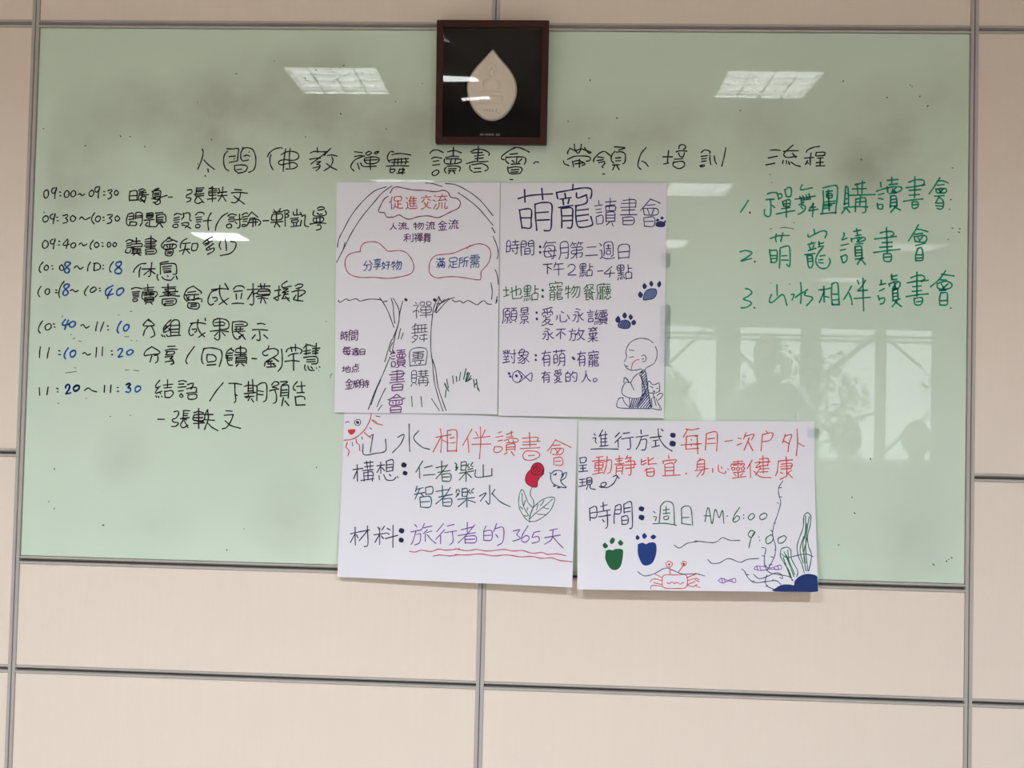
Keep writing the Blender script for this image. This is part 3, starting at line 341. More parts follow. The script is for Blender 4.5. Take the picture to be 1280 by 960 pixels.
    'green_list': '2587,7166 -34,-58 -41,-62;2776,7235 45,14 48,1;2766,7177 78,6;2809,7178 4,-62 -1,-88 -26,-23 -35,22 -1,49;2819,7125 31,-26;2873,7245 19,-57;2874,7232 39,5 9,-31 -35,-20;2947,7282 18,-71;2951,7273 35,31 26,-12 -3,-76 -39,-5;2927,7162 14,-48;2927,7158 61,23 17,-18 -8,-49 -56,0;2932,7136 69,5;2919,7087 83,14;2966,7171 3,-167;2868,7033 87,19 95,19;3120,7333 -17,-45 22,-6 95,21;3053,7186 91,14 108,21;3100,7213 18,-35;3130,7222 14,-41;3161,7232 11,-44;3191,7241 5,-49;3109,7174 96,17;3114,7156 30,0 -51,-27;3114,7129 35,-8 5,-35 -34,-36 -35,-16;3110,7112 22,-22;3236,7140 -43,-62 -4,-9 91,19;3231,7149 1,-80 -6,-57;3201,7104 57,5;3329,7274 6,-115 -11,-115;3324,7302 78,21 65,-1 2,-117 -15,-159;3360,7265 60,10;3381,7283 7,-159;3364,7243 48,5 5,-39 -48,-5 -5,39;3369,7223 45,6;3335,7159 117,15;3335,7137 52,5 61,10;3340,7119 73,10;3392,7133 1,-57;3345,7097 43,5;3306,7040 83,10 73,7;3552,7321 -10,-185;3548,7316 26,-4 10,-185;3549,7250 26,1;3548,7197 29,1;3537,7144 48,10;3534,7105 56,14;3551,7100 -34,-51;3564,7101 31,-40;3643,7340 99,23;3618,7297 138,5;3664,7349 10,-106;3716,7380 -3,-132;3580,7231 263,13;3653,7199 -2,-128;3658,7194 86,15 10,-70 -4,-71 -30,-9;3701,7230 -8,-101;3663,7164 86,10;3594,7114 78,6 99,-3;3897,7365 4,-44;3858,7277 45,18 60,18;3877,7242 52,14;3878,7206 43,-8;3866,7153 9,-48;3870,7140 47,5 -3,-44 -35,0;4005,7420 0,-67;3962,7388 103,10;3980,7344 81,10;3963,7322 5,-53;3963,7309 51,14 78,1 13,-22 -38,-31 -52,-1;4015,7301 34,-31;4049,7314 -43,-40;3981,7256 69,6;3998,7234 -3,-118;3998,7230 48,1 13,-62 -4,-44;3999,7195 51,5;3999,7164 56,5;3991,7129 73,5;4051,7130 -51,-63;4034,7121 61,-30;4233,7427 0,-211;4173,7372 64,24 73,1 18,-26 -21,-31;4148,7316 90,14 94,19;4178,7290 112,10;4179,7241 103,9;4124,7179 90,15 99,12;4210,7171 0,-52 22,-11 34,20 0,44 -52,4;4219,7145 43,5;4478,7421 -42,-71 -61,-93;4452,7386 52,5 56,-21;4453,7346 68,7;4440,7311 5,-35;4440,7307 95,5 0,-39 -81,-6;4470,7307 18,-31;4513,7308 -34,-36;4428,7236 95,6;4471,7228 -33,-62;4471,7228 39,-35 5,-61 -25,-27 -35,8;4446,7166 64,1;4442,7140 73,-4;2515,6645 50,15 59,-13 5,-19 -54,-42 -54,-34 109,30;2814,6786 77,27 109,6;2872,6831 -8,-46 9,-33;2936,6846 -9,-42 -10,-46;2806,6673 10,-65 11,-64;2811,6664 64,5 9,-13 -8,-102 -54,-10;2821,6613 54,1;2821,6581 55,5;2911,6688 0,-106 -4,-92;2915,6693 64,20 27,-19 7,-129 -9,-60 -27,23;2930,6612 50,4;2931,6569 63,1;3244,6883 8,-37;3186,6828 9,-24 59,33 72,33 41,-8 0,-33 -13,-27;3187,6730 68,19;3219,6758 9,-18;3201,6716 14,-41;3246,6726 -13,-37;3193,6670 72,24;3296,6759 5,-41;3292,6736 49,15;3287,6708 55,10;3333,6700 -27,-28;3157,6628 100,13;3180,6619 15,-111 27,-8 18,42 -10,78;3184,6619 46,1;3189,6587 46,2;3190,6559 45,5;3315,6681 -40,-65 -8,-56 28,-50 45,-20 46,17 24,56 -12,32;3307,6616 50,9;3294,6577 41,5;3294,6552 46,-4;2576,6276 36,-8 25,-32 -37,-38 -45,-28 73,-27 0,-27 -45,-29 -50,-5;2885,6319 6,-106;2832,6221 -18,-56 5,-23 36,10 90,71 43,-105;3120,6346 8,-83 -5,-124;3031,6225 28,0 -22,-56;3073,6198 44,37;3127,6235 62,43;3172,6246 -13,-24 77,-21 -4,-28 -49,-56;3303,6276 49,5 64,15;3350,6313 6,-156;3353,6258 -44,-107;3363,6212 40,-8;3429,6333 -3,-110 10,-92;3429,6338 31,14 27,-9 11,-119 6,-92;3439,6237 50,0;3440,6177 54,5;3436,6131 68,1;3540,6853 5,-23 -23,-48;3527,6782 46,20;3514,6726 73,18;3510,6678 50,11;3515,6617 19,-65;3515,6612 46,20 14,-19 -4,-37 -27,-24;3664,6898 15,-71;3637,6869 69,15;3656,6827 55,10;3614,6798 5,-33;3619,6793 60,15 65,1 5,-23 -60,-25;3674,6799 15,-33;3716,6804 -46,-38;3657,6742 74,6;3652,6718 6,-94;3653,6714 60,5 10,-89;3658,6681 60,5;3658,6653 65,5;3658,6620 65,10;3659,6591 78,11;3723,6616 -45,-76;3714,6592 42,-51;3959,6912 13,-245;3900,6859 65,15 55,-4 14,-23 -27,-19;3845,6797 102,13 110,16;3920,6760 97,7;3897,6713 120,11;3838,6660 129,21 129,16;3935,6648 1,-57 23,-18 46,5 7,62 -26,13 -51,-5;3949,6615 56,6;4272,6945 -40,-76 -54,-86;4254,6902 51,-6 60,-18;4241,6850 74,11;4232,6831 10,-47;4232,6826 111,12 9,-52 -36,-15 -74,9;4269,6822 19,-37;4315,6828 -32,-48;4247,6737 96,25;4270,6710 -22,-85 6,-43;4275,6710 32,5 15,-70 -4,-52 -60,-6;4253,6644 69,1;4258,6611 59,5;3621,6318 -36,-71 -36,-62;3599,6252 24,-61 8,-56;3680,6380 14,-37;3759,6381 -32,-57 -36,-47;3686,6272 92,11;3650,6196 161,15;3735,6400 2,-132 9,-192;3915,6384 1,-37;3902,6337 55,15;3898,6276 46,24;3885,6229 14,-42;3904,6201 46,5 -9,-47 -32,-14;4016,6442 5,-47;4012,6423 55,11;4017,6391 50,5;3989,6348 10,-23;3994,6348 69,29 37,-18 -13,-47 -60,-6;4044,6368 10,-56;4072,6368 -36,-47;4027,6292 55,6;4027,6283 6,-94;4032,6283 41,10 10,-93;4032,6255 46,5;4032,6222 46,6;4028,6180 74,20;4074,6185 -50,-66;4056,6171 60,-46;4264,6470 3,-239;4205,6413 59,24 56,1 23,-28 -32,-33;4169,6361 96,20 110,11;4224,6324 83,11;4220,6277 92,11;4161,6224 115,21 101,11;4239,6207 10,-56 46,-8 26,33 -8,42 -74,-11;4263,6175 46,5;4544,6489 -59,-85 -86,-77;4503,6455 64,-8 60,-8;4490,6399 64,-4;4463,6361 5,-42 37,-18;4467,6361 82,25 56,-27 -9,-38 -73,-24;4504,6357 28,-46;4568,6358 -54,-48;4486,6291 64,6;4500,6268 -13,-61 5,-61;4500,6268 60,1 5,-61 -4,-56 -69,-6;4501,6189 60,5',
    'p1_black': '611,41 -142,36 -151,96 -133,119 -99,132 -50,72 -19,72;683,32 -113,57 -117,96 -149,131 -117,132 -82,119 -96,134;113,525 -25,66;1094,7 81,4 121,27;1335,11 126,11 152,54 153,83 154,130;1492,90 106,51 152,89 171,142;1908,393 39,44;1922,467 44,71 23,71 -10,54;1952,758 26,41 18,89;1903,870 18,72 -7,71;1981,989 -16,59;35,1029 17,19 84,-31 26,15 92,-16 51,19 109,-16 135,3 34,17 54,-6;545,1006 38,36 69,89 72,133;684,1009 26,62 9,84 15,71;709,1009 60,74 18,59 -13,96 -69,131;827,1033 -32,97 -16,96 -40,107 -32,131;697,1367 -41,86 -41,107;706,1393 -33,72 59,11;805,1273 -29,90;839,1309 -29,54;677,1522 -85,146 -99,156 -74,146;567,1716 -58,95 -57,120;627,1787 -58,84 -44,77;587,1930 -50,51;674,1518 34,18;1270,991 -46,66 -25,71 -22,179 2,143 22,119 24,154 44,119 66,136;1200,1533 40,95 36,154 96,190;1193,1872 98,103;1282,1003 -41,84 -25,41;1341,1015 -83,66 -25,47;1391,1006 -83,39 -59,12;1459,999 -84,28 -133,107;1270,997 38,48;1434,1020 42,18 50,-12 43,20 59,-21 84,30 34,5 67,-35 51,27 50,4;1985,1018 -17,30;948,1854 10,91;1063,1855 13,89;682,1500 25,-18',
    'p1_dots': '862,1018 11,7;1216,1019 7,5',
    'p1_grass': '1351,1736 52,71;1376,1704 23,75;1369,1799 -7,60;1352,1746 34,47;1448,1676 13,67;1494,1680 6,43;1544,1644 -12,71;1611,1613 -27,90;1620,1661 17,-18;1637,1643 -30,77;1654,1649 -36,77;1671,1672 -37,48;1680,1696 -39,18;1705,1702 15,71;1739,1702 18,89;1714,1755 34,-24;1753,1767 24,38',
    'p1_cloud': '662,95 25,-36 51,-18 101,12 101,14 135,4 134,11 101,-12 60,18 34,42 76,11 42,36 -24,47 -67,24 -101,36 -84,24 -118,-15 -117,7 -101,21 -68,-8 -67,-28 -68,18 -84,1 -31,-36 -70,-10 24,-56 41,-53 51,-27',
    'p1_bubble': '299,608 8,-41 42,-36 92,-12 84,11 68,42 51,29 135,-6 84,18 60,47 35,59 -8,54 -50,30 -118,22 -151,12 -152,-8 -135,2 -101,-8 -85,-29 -37,-48 -6,-59 33,-48 67,-24 84,-9;1148,719 20,-42 66,-42 118,-10 101,-12 84,-26 100,-30 84,-21 85,2 67,30 26,53 -24,72 -50,47 -41,36 -4,59 -37,10 -152,-15 -135,-11 -118,4 -84,8 -68,-17 -37,-36 -1,-59;1604,575 42,-27',
    'p2_title': '215,137 148,-27 263,-14;290,60 6,109;497,49 14,97;229,234 19,86 17,72;229,239 60,-11 83,6 1,85 -6,70 -83,0;245,304 121,-1;417,185 9,113 17,112;424,185 90,-14 103,14 2,112 -11,107 -75,9;433,260 146,-8;449,324 143,-5;873,14 -2,48;675,83 16,54;675,85 139,-18 165,-21 106,5 15,42 -14,43;777,92 8,34;717,142 135,-14;755,147 8,43;830,142 -14,37;703,214 173,-19;733,222 9,75 2,91;738,222 123,-5 13,58 -10,107 -52,6;742,286 121,-2;750,329 113,-5;917,88 11,43 112,-27;1033,104 16,43 -22,32 -121,22;914,195 -3,80 21,91 53,18 120,-18 7,-27 -20,-48;922,238 143,-11;926,286 140,-13;939,334 120,-14',
    'p2_navy': '1184,152 5,32;1140,200 90,-11;1148,232 68,-8;1160,259 64,-8;1157,296 8,59;1161,291 71,-11 5,64 -64,11;1324,131 1,58;1267,166 124,-7;1275,198 106,-9;1268,205 8,32;1271,205 114,-3 1,30;1313,205 4,27;1276,243 113,-6;1276,255 2,78;1279,255 98,-2 2,80;1281,280 94,-3;1282,304 93,-3;1278,333 105,-5;1323,336 -40,26;1346,338 18,35;1556,130 -1,144;1478,152 143,-6 9,64;1456,178 176,-5;1449,212 181,-4;1464,237 158,-6;1450,276 196,-4;1477,296 5,63;1481,298 120,-3 1,59 -120,5;1489,325 109,-3;1809,135 -59,53 -60,48;1802,141 68,15 53,19;1765,194 98,-8;1720,220 16,54;1728,220 158,2 1,51 -151,3;1773,226 23,42;1848,226 -21,42;1729,300 9,69;1734,300 116,-5 1,74 -113,3;1745,332 98,-3;81,550 40,-3;149,580 17,17;208,536 -3,72 -5,4 -18,1;138,540 95,-5;183,538 2,-43;227,508 -80,5;137,568 93,-6;79,592 40,-2 3,-83 -37,2 -7,95;406,523 -59,3;257,532 56,-4;300,593 61,-4;406,544 -58,4 -1,-39 58,-3 3,108 -2,6 -25,3;257,553 56,-3 -1,-41 -56,3 3,116;300,614 62,-3 -2,-43 -56,2 -5,2 2,50;522,560 8,-6 19,-32 8,-3;588,590 1,13;590,562 26,11 0,15;559,504 -2,15;557,519 116,-5;618,631 0,-13 -29,-15;524,595 157,-12;624,653 21,-2 7,-10 4,-33 0,-63 -100,7 -8,84 129,-10;735,563 85,-7;735,606 87,-8;714,656 8,-11 13,-39 -2,-85 86,-5 4,131 -7,3 -24,-1;970,519 8,16;905,542 -10,-3 -1,-14;862,650 27,-11 35,-31;965,638 19,-1 5,-3 4,-12 2,-21 -71,7 -53,2 3,-26 113,-8 1,-25 -122,8;1002,515 -57,4;921,520 -27,5 -19,-4;877,510 -2,11 -22,25;929,541 16,-22 5,-12;928,647 -1,-34 -3,-5 3,-7 -2,-46;1161,550 -110,5;1038,626 141,-6;1198,524 9,-1 21,19;1344,629 17,-3 5,-5 -11,-108 -94,7 2,69 -4,23 -4,13;1205,581 23,-1 5,58;1213,650 20,-12;1382,640 -6,5 -71,6 -34,-2 -27,-10 -11,-1;1334,585 2,24 -45,3 0,-29 43,-2 0,4;1337,538 -52,3;1310,564 -3,-33;1284,566 54,-3;1556,587 -121,8;1557,638 -121,8;1557,645 -1,-110 -121,9 1,111;625,744 -38,-16 -10,-1;525,705 107,-7;578,784 -2,-82;654,728 13,-22 6,-4;673,702 4,-16;713,795 -3,-95;761,696 -88,6;775,740 -125,8;967,810 5,-6 3,-13;1056,799 58,-3;1086,721 38,-2;1023,712 -5,13;993,790 7,18;988,713 4,15;1015,801 -4,-14;1031,782 7,15;1114,796 1,-44 -56,3 -3,50;1034,755 -60,3;1085,754 2,-62;1005,738 30,-2 1,-40 -61,5 -1,39 31,-2;1006,698 -3,75;971,777 68,-8;1427,831 5,-6 2,-14;1526,820 66,-4;1551,733 42,-2;1478,723 -4,15;1454,810 10,19;1438,725 7,16;1480,822 -7,-16;1496,801 10,16;1592,816 -4,-48 -63,3 2,55;1496,771 -68,4;1554,770 -6,-69;1460,752 35,-1 -4,-45 -68,6 3,42 34,-2;1457,708 7,83;1427,795 76,-8;824,724 24,-20 42,0 22,23 -29,32 -58,32 100,0;1184,759 60,-4;1355,716 -50,35 -41,30 125,-9;1339,751 -11,59',
    'p2_draw': '1861,1364 -53,-26 -67,-10 -66,3 -77,27 -44,39 -19,47 8,43 -25,39;1888,1395 21,42 -4,55 -27,43 -44,24 -44,16 -27,24;1518,1550 28,31 56,19 66,-3 61,-10;1535,1561 28,8;1577,1427 55,5;1580,1491 48,-6;1722,1478 38,-8 19,23 -7,27 -33,6;1733,1505 17,-4;1515,1706 5,-43 22,8 23,11 6,24;1532,1706 33,-8 33,11 18,27 22,30;1598,1705 33,-43 49,-32 33,-12;1532,1708 -27,29 -13,40 14,31 67,23 78,7 66,-9 21,-31 -3,-63 -4,-54 -29,-47;1713,1618 33,-23 34,23 12,78 12,70 24,86 12,62;1512,1833 -39,2 -27,20 -14,47 32,17 122,4 254,-1;1501,1835 29,43 58,38;1724,1611 22,15;1730,1607 38,7;1584,1838 7,78;1798,1704 22,-16 39,31 44,-5 35,-12 7,31 -2,39;1803,1704 4,62 20,23 77,-1 44,-16;1837,1734 28,12;1909,1753 17,-4;1882,1769 -16,12 22,-4;1810,1774 11,-8;1816,1793 18,66 17,55;1871,1796 18,55 17,47;1850,1836 7,70;1905,1835 29,47 22,23 -10,12;1916,1812 33,-20 33,3 -5,20 -44,35;1857,1921 105,11 6,-16;1861,1828 33,-1',
    'p2_hatch': '1713,1626 28,-16;1719,1642 44,-32;1730,1661 50,-35;1737,1688 45,-47;1737,1720 52,-59;1738,1751 56,-71;1740,1782 58,-78;1739,1817 63,-82;1717,1853 89,-95;1690,1892 120,-111;1685,1915 129,-110;1718,1915 99,-87;1752,1915 71,-63;1785,1914 43,-47;1813,1916 21,-26;1597,1908 21,-62;1613,1915 32,-70;1630,1916 43,-75;1652,1916 43,-75;1674,1908 49,-75;1725,1642 69,186',
    'p2_cheek': '1608,1598 -1,-25 16,-36 33,-23 39,-6',
    'p2_bracket': '1539,1665 20,21',
    'p2_fish': '233,1614 -50,19 -16,41 17,29 42,14 50,-15 49,-33 74,-38 4,47 -11,26 -59,-32 -59,-40 -41,-18;241,1626 25,24 9,29 -24,30;283,1655 1,24',
    'p2_dots': '213,1656 7,7;123,1638 7,4;140,1664 4,4;895,1497 20,14;450,1114 4,7;455,1168 3,7;446,1479 4,5;447,1518 3,6;484,549 4,6;485,596 4,6',
    'p2_circle': '1172,1671 -25,6 4,23 30,-3 13,-17 -22,-9',
    'p2_gdots': '520,922 4,5;521,976 4,6',
    'paw_toe': '1747,861 -20,23 21,23 24,-23 -25,-23;1829,840 -19,20 20,24 20,-20 -21,-24;1929,840 -25,26 18,25 24,-26 -17,-25;1698,931 -22,24 23,26 30,-23 -31,-27;1437,1141 -30,29 22,24 33,-24 -25,-29;1516,1111 -26,24 27,23 22,-24 -23,-23;1586,1126 -20,20 20,23 25,-20 -25,-23;1628,1172 -28,21 20,23 30,-20 -22,-24',
    'paw_pad': '1880,907 -66,0 -58,30 -20,58 22,6 91,-12 41,-30 4,-35 -14,-17;1520,1173 -66,15 -16,41 67,17 66,-6 16,-36 -25,-23 -42,-8',
    'paw_hatch': '1463,1229 32,-42;1480,1237 40,-56;1505,1240 35,-55;1530,1240 32,-51;1554,1236 25,-37',
    'paw_small': '1873,348 1,21 52,11 53,-6 7,-32 -53,-16 -52,11',
    'paw_smalltoe': '1895,305 -22,16 22,11 23,-16 -23,-11;1947,286 -22,14 23,16 22,-16 -23,-14;1990,316 -19,16 15,13 10,-17 -6,-12',
    'p3_sunray': '236,36 -9,69 -38,117 -55,83 -56,49 -70,16;243,115 34,33 58,19;251,108 34,28;182,268 42,43 24,-24;208,301 33,28;38,391 -11,58 27,44 -8,63;111,352 9,46 21,21 7,69',
    'p3_sunmark': '275,61 33,7;226,208 17,15;159,320 6,29;79,389 6,45',
    'p3_teal': '257,286 -13,139 -6,80;173,406 9,126 98,-18 89,-39 -4,-138;564,142 5,172 9,159;470,308 54,-37 -27,116 -66,107;648,217 -41,94 71,99 70,26',
    'p3_red': '798,289 130,-42;833,184 14,113 -3,172;839,286 -61,180;856,320 50,31;894,203 7,251;894,203 57,-15 26,33 1,229;921,293 33,-14;923,350 40,-9;901,450 81,-12;1102,172 -38,112 -34,89;1072,295 13,160;1136,200 22,56;1217,172 -23,82;1121,281 139,-31;1107,355 163,-14;1175,141 8,182 -6,202;1328,205 29,-18;1309,258 62,-19;1330,303 38,-14;1304,373 -7,57 42,9 31,-47 -17,-22 -49,3;1439,175 4,53;1399,219 53,-31;1399,253 58,-15;1384,293 57,-31 57,8 -7,35 -90,16;1417,286 9,27;1458,279 4,27;1402,344 2,76;1402,344 70,-15 5,79;1407,374 66,-11;1408,401 65,-13;1412,435 -24,24;1445,422 26,48;1595,184 9,171;1539,256 123,-19 1,46;1540,302 147,-20;1541,336 114,-14;1522,383 167,-22;1544,461 32,-52 90,4 22,51 -61,50 -65,-3 -18,-50;1593,463 53,-8;1818,258 -31,75 -35,66;1818,258 67,42 66,41;1800,327 60,-10;1788,367 -7,58;1788,367 98,-6 -15,70 -73,4;1821,372 25,49;1862,369 -32,53;1810,480 2,80;1810,480 65,-11 9,86 -59,8;1824,518 46,-7',
    'p3_navy': '94,720 85,-21;128,656 9,199;130,729 -26,98;190,634 76,-16;194,680 74,-16;209,610 11,91;241,604 3,96;179,726 90,-16;188,749 8,102;188,753 77,-13 0,107;225,724 3,109;194,790 69,-11;166,846 111,-29;300,662 65,-16;332,614 4,137;333,660 -30,82;345,682 22,33;380,600 4,126;380,600 57,-15 1,126;387,645 44,-7;388,679 44,-9;384,726 54,-15;320,775 6,52;361,761 26,63 57,1 24,-36;410,758 13,18;479,777 7,18;96,1488 72,-28;134,1405 9,213;136,1485 -37,106;150,1496 12,33;168,1460 89,-28;239,1383 12,221 -29,25;241,1444 -66,119;330,1393 17,33;386,1378 -19,47;300,1486 97,-22;346,1403 6,195;345,1484 -34,93;362,1494 21,33;412,1404 25,17;405,1457 25,15;399,1526 105,-45;460,1362 7,263',
    'p3_green': '691,581 -53,136;666,663 6,125;710,660 65,-27;704,752 98,-17;808,654 89,-28;855,571 3,126;826,710 106,-29;905,614 -46,94 -47,76;859,731 7,80;864,731 69,-9 -1,85 -66,4;868,765 58,-8;970,587 17,22;988,632 -11,46;982,609 -4,35;995,636 -11,37;1022,573 0,103;1023,580 40,-10 -2,92 -36,9;1024,618 35,-9;1088,592 -12,23 17,22;1121,574 -16,39 20,11;1082,661 41,-14;1010,711 122,-37;1066,673 4,132;1059,708 -47,83;1078,707 39,50;1211,596 4,141;1147,657 8,91 125,-24;1286,637 2,87',
    'p3_teal2': '651,886 -10,64;644,927 61,-26;632,985 86,-28;676,914 -37,128;686,971 25,32;725,899 5,80;725,899 57,-14 2,80 -54,14;679,1017 11,118;682,1016 87,-9 3,118 -82,10;693,1073 72,-11;816,940 105,-30;868,868 7,125;842,1007 114,-41;937,887 -46,105 -71,96;876,1028 5,79;876,1028 73,-9 -3,84 -65,4;885,1068 57,-10;995,906 -7,35;1004,951 -15,47;1007,905 12,27;1013,951 -9,23;1039,892 2,91;1039,899 41,-10 2,85 -41,9;1045,937 33,-6;1105,899 -11,24 20,26;1137,886 -20,35 17,18;1005,1024 143,-31;1082,981 4,130;1075,1027 -63,84;1092,1026 66,26;1272,839 5,221 -33,-32;1189,974 56,-42 -47,103;1317,886 -23,59;1294,934 76,98 83,52',
    'p3_dots': '529,637 8,4;540,734 10,4;530,1422 8,4;533,1534 8,4',
    'p3_purple': '647,1344 17,28;617,1433 89,-29;658,1430 -22,116 -15,35;667,1464 32,-14 -5,104 -40,32;728,1329 -22,75;722,1380 72,-27;755,1401 -32,48;740,1448 2,91;748,1436 48,-26;756,1458 35,55 42,43;892,1319 -55,100;902,1392 -71,119;871,1463 3,95;925,1345 57,-22;903,1426 105,-29;971,1411 8,113 -27,43;1044,1383 105,-41;1094,1293 3,121;1021,1453 146,-43;1157,1319 -63,118 -70,103;1079,1461 5,80;1079,1461 89,-12 2,75 -86,12;1088,1495 76,-9;1255,1325 -18,58;1237,1390 3,107;1237,1390 65,-11 3,107 -65,11;1241,1440 57,-8;1344,1292 -22,97;1329,1354 73,-16 1,160 -44,53;1342,1422 18,33;1488,1374 54,-21 -23,58 30,44 -61,38;1611,1303 -43,105 -7,69 33,21 32,-48 -26,-33 -35,37;1665,1379 -15,58 49,-14 9,56 -56,27;1662,1379 51,-19;1795,1348 65,-26;1756,1435 130,-40;1824,1335 -10,115 -56,61;1829,1426 43,66 42,55',
    'p3_wave': '612,1662 44,8 57,-26 81,11 65,-32 65,8 114,-23;815,1706 62,-15 82,6 81,-21;1001,1610 98,17 81,-19 99,12 130,-26 82,13 81,-10 83,27 81,-14 49,20 82,-12 69,18;1003,1679 98,-2 113,-19 115,16 114,-18 115,15 97,-10 82,17 82,-11 66,25 106,12',
    'p3_rose': '1619,627 -29,46 -16,61 8,54 33,38 36,13 25,-9 5,-68 20,-51 24,-46 2,-64 -22,-44 -33,-13 -31,17 -20,46 -2,20',
    'p3_spiral': '1621,607 20,-46 31,-17 33,13 22,44 -8,50 -25,31 -32,7 -33,-23 -10,-39;1653,605 28,-7 15,19 -7,31 -24,11 -22,-14 -6,-29 15,-26 25,-8;1660,620 11,-6 4,15 -9,7;1725,645 2,30 -25,38;1620,657 28,33 35,-2 28,-22 8,-35',
    'p3_leaf': '1633,840 -12,55 3,50 20,38 10,49 -7,60 -26,101;1545,875 -16,55 -5,90 9,79 27,68 33,58 33,32;1545,875 18,14 20,68 23,73 37,52;1626,1257 -8,-44;1550,919 6,99 16,69 38,87;1580,1002 -12,65;1540,1079 22,28;1604,1085 -6,35;1578,1181 14,9 21,-11;1627,1252 55,-13 63,-58 48,-68 27,-81 6,-75 -58,1 -56,41 -48,62 -27,62 -16,100;1810,973 -61,83 -62,73 -62,89;1740,997 -30,62;1688,1040 -9,70;1739,1077 21,13 20,-1;1687,1159 36,3 32,-2',
    'p3_bird': '1779,657 18,9 13,-26 35,-15 36,11 5,45 -13,60 19,48 33,36 -39,2 -43,-17 -37,-30 -17,-54 -1,-64;1811,677 15,7 10,-25;1825,669 8,10;1882,676 39,-29 -9,62 -35,37;1897,675 -14,35;1811,819 21,-1;1821,806 4,15;1847,834 25,-4;1857,819 2,20',
    'p4_navy': '133,157 11,22;123,213 26,-5 -5,38 11,28;108,346 92,-5 142,3;207,112 -31,82;191,168 6,144;191,179 56,-12;231,134 -3,167;192,223 52,-7;192,261 52,-5;184,312 71,-12;350,145 -36,55;366,189 -55,78;339,233 3,89;382,156 55,-12;366,222 103,-23;441,211 4,121 -26,12;533,111 3,44;493,199 103,-22;541,188 -24,100 -24,55;533,232 47,-4 -8,115 -32,11;612,205 95,-18;636,243 47,-12;659,243 0,66;628,320 63,-22;679,94 12,115 48,99 60,55;707,103 16,18;14,453 5,60;14,453 52,-7 -5,55 -42,12;11,546 60,-11;39,541 4,71;19,579 47,-5;8,619 74,-11;12,713 47,-8;15,750 48,-9;36,708 2,78;9,795 59,-16;75,696 0,71;75,696 39,-7 1,74 -40,4;78,723 32,-5;78,745 32,-5;88,772 -16,58;104,772 3,44 40,13;183,793 26,13 32,-40 -8,-22 -32,11 -3,33 51,18 55,-52 31,-78;299,677 28,-18 24,39;100,1056 6,144;103,1055 52,-22 4,122 -53,11;108,1111 47,-12;194,1032 55,-22;215,983 3,93;171,1099 102,-28;179,1154 99,-23;250,1087 3,177 -18,23;211,1187 15,27;320,1031 -11,111 1,88;320,1027 43,-19 0,100 -43,12;320,1071 40,-7;391,1008 3,100;391,1004 60,-30 11,144 0,155 -21,18;399,1052 47,-11;399,1097 47,-12;372,1152 4,89;372,1152 50,-11 1,88 -47,12;379,1196 40,-7',
    'p4_dots': '799,171 11,4;799,273 11,4;535,1053 10,4;535,1155 10,4',
    'p4_stop': '918,632 1,2',
    'p4_red': '914,97 47,11 64,-16;930,102 -36,95;921,186 -5,154;921,186 88,-12;873,292 156,-19;961,225 3,9;960,291 4,9;921,340 103,-11;153,445 60,-11;121,490 103,-12;145,512 0,66;145,512 63,-7 -4,66 -59,7;148,541 56,-5;177,445 0,188;138,607 71,-14;122,652 92,-30;216,500 67,-23 -6,133 -26,27;248,433 -8,111 -20,100;319,466 63,-11;351,422 0,88;327,488 47,-7;311,526 79,-9;327,544 -3,106;327,544 51,-5 -3,104;330,577 45,-5;330,610 45,-5;422,421 -19,44;414,454 39,-11 -31,51;406,499 71,-12 0,66;390,539 103,-14;406,576 71,-11;450,476 0,166 -20,11;540,464 0,67 40,-23;540,498 40,-23;596,442 3,88;599,486 44,-38;604,524 63,-10;588,575 -21,29;580,581 8,82;580,586 63,-12 -3,89 -52,0;588,619 52,-5;770,419 3,37;722,485 3,29;722,485 111,-16 -13,38;738,523 3,128;738,523 71,-10 4,133;746,562 63,-5;746,602 63,-5;719,662 148,-12;1090,152 -9,198;1090,152 80,-23 12,77 -6,155;1103,218 58,-12;1097,273 69,-5;995,185 24,-11;994,285 56,-12;1011,174 6,221;1245,246 67,-14;1356,201 27,15;1351,289 37,-22;1424,139 -20,77;1415,183 75,-23 -20,67;1452,200 -43,148;1439,238 43,116;1591,116 15,22;1563,160 -12,198;1563,160 86,-18 -20,84 -61,22;1757,159 -25,99;1749,181 59,-18 -21,106 -9,98;1740,236 47,33;1853,93 6,153 -11,165;1858,257 55,44;1017,483 -8,99;1017,483 55,-11 -4,154 -20,22;1012,521 57,-5;1012,556 57,-5;993,600 110,-29;1056,582 -48,89;1041,450 -16,33;1143,570 0,44;1191,526 4,77 50,26 8,-27;1214,548 8,22;1269,576 8,9;1317,492 80,-12;1301,518 -5,29;1301,518 106,-9 -6,31;1357,480 -1,66;1317,531 27,-4;1372,527 19,-5;1301,562 8,29 23,-11 -7,-22 -24,4;1344,562 4,29 24,-12 -6,-22 -22,5;1385,562 3,28 23,-11 -4,-26 -22,9;1316,619 95,-14;1359,612 -1,56;1324,635 16,22;1395,628 -16,28;1308,686 114,-23;1476,469 -41,99;1459,524 3,154;1499,501 48,-11 -41,66 40,-4 -41,92;1490,600 55,66 86,10;1567,413 2,209;1539,457 71,-7 -4,84;1531,495 95,-10;1538,538 71,-9;1538,574 79,-8;1537,611 71,-7;1761,427 4,39;1697,478 119,-16;1697,478 -10,121 -16,55;1720,515 87,-9 -5,59;1712,544 103,-12;1719,572 83,-7;1765,477 1,176 -19,11;1711,610 23,15;1710,697 32,-22;1806,587 -32,33;1774,620 39,55',
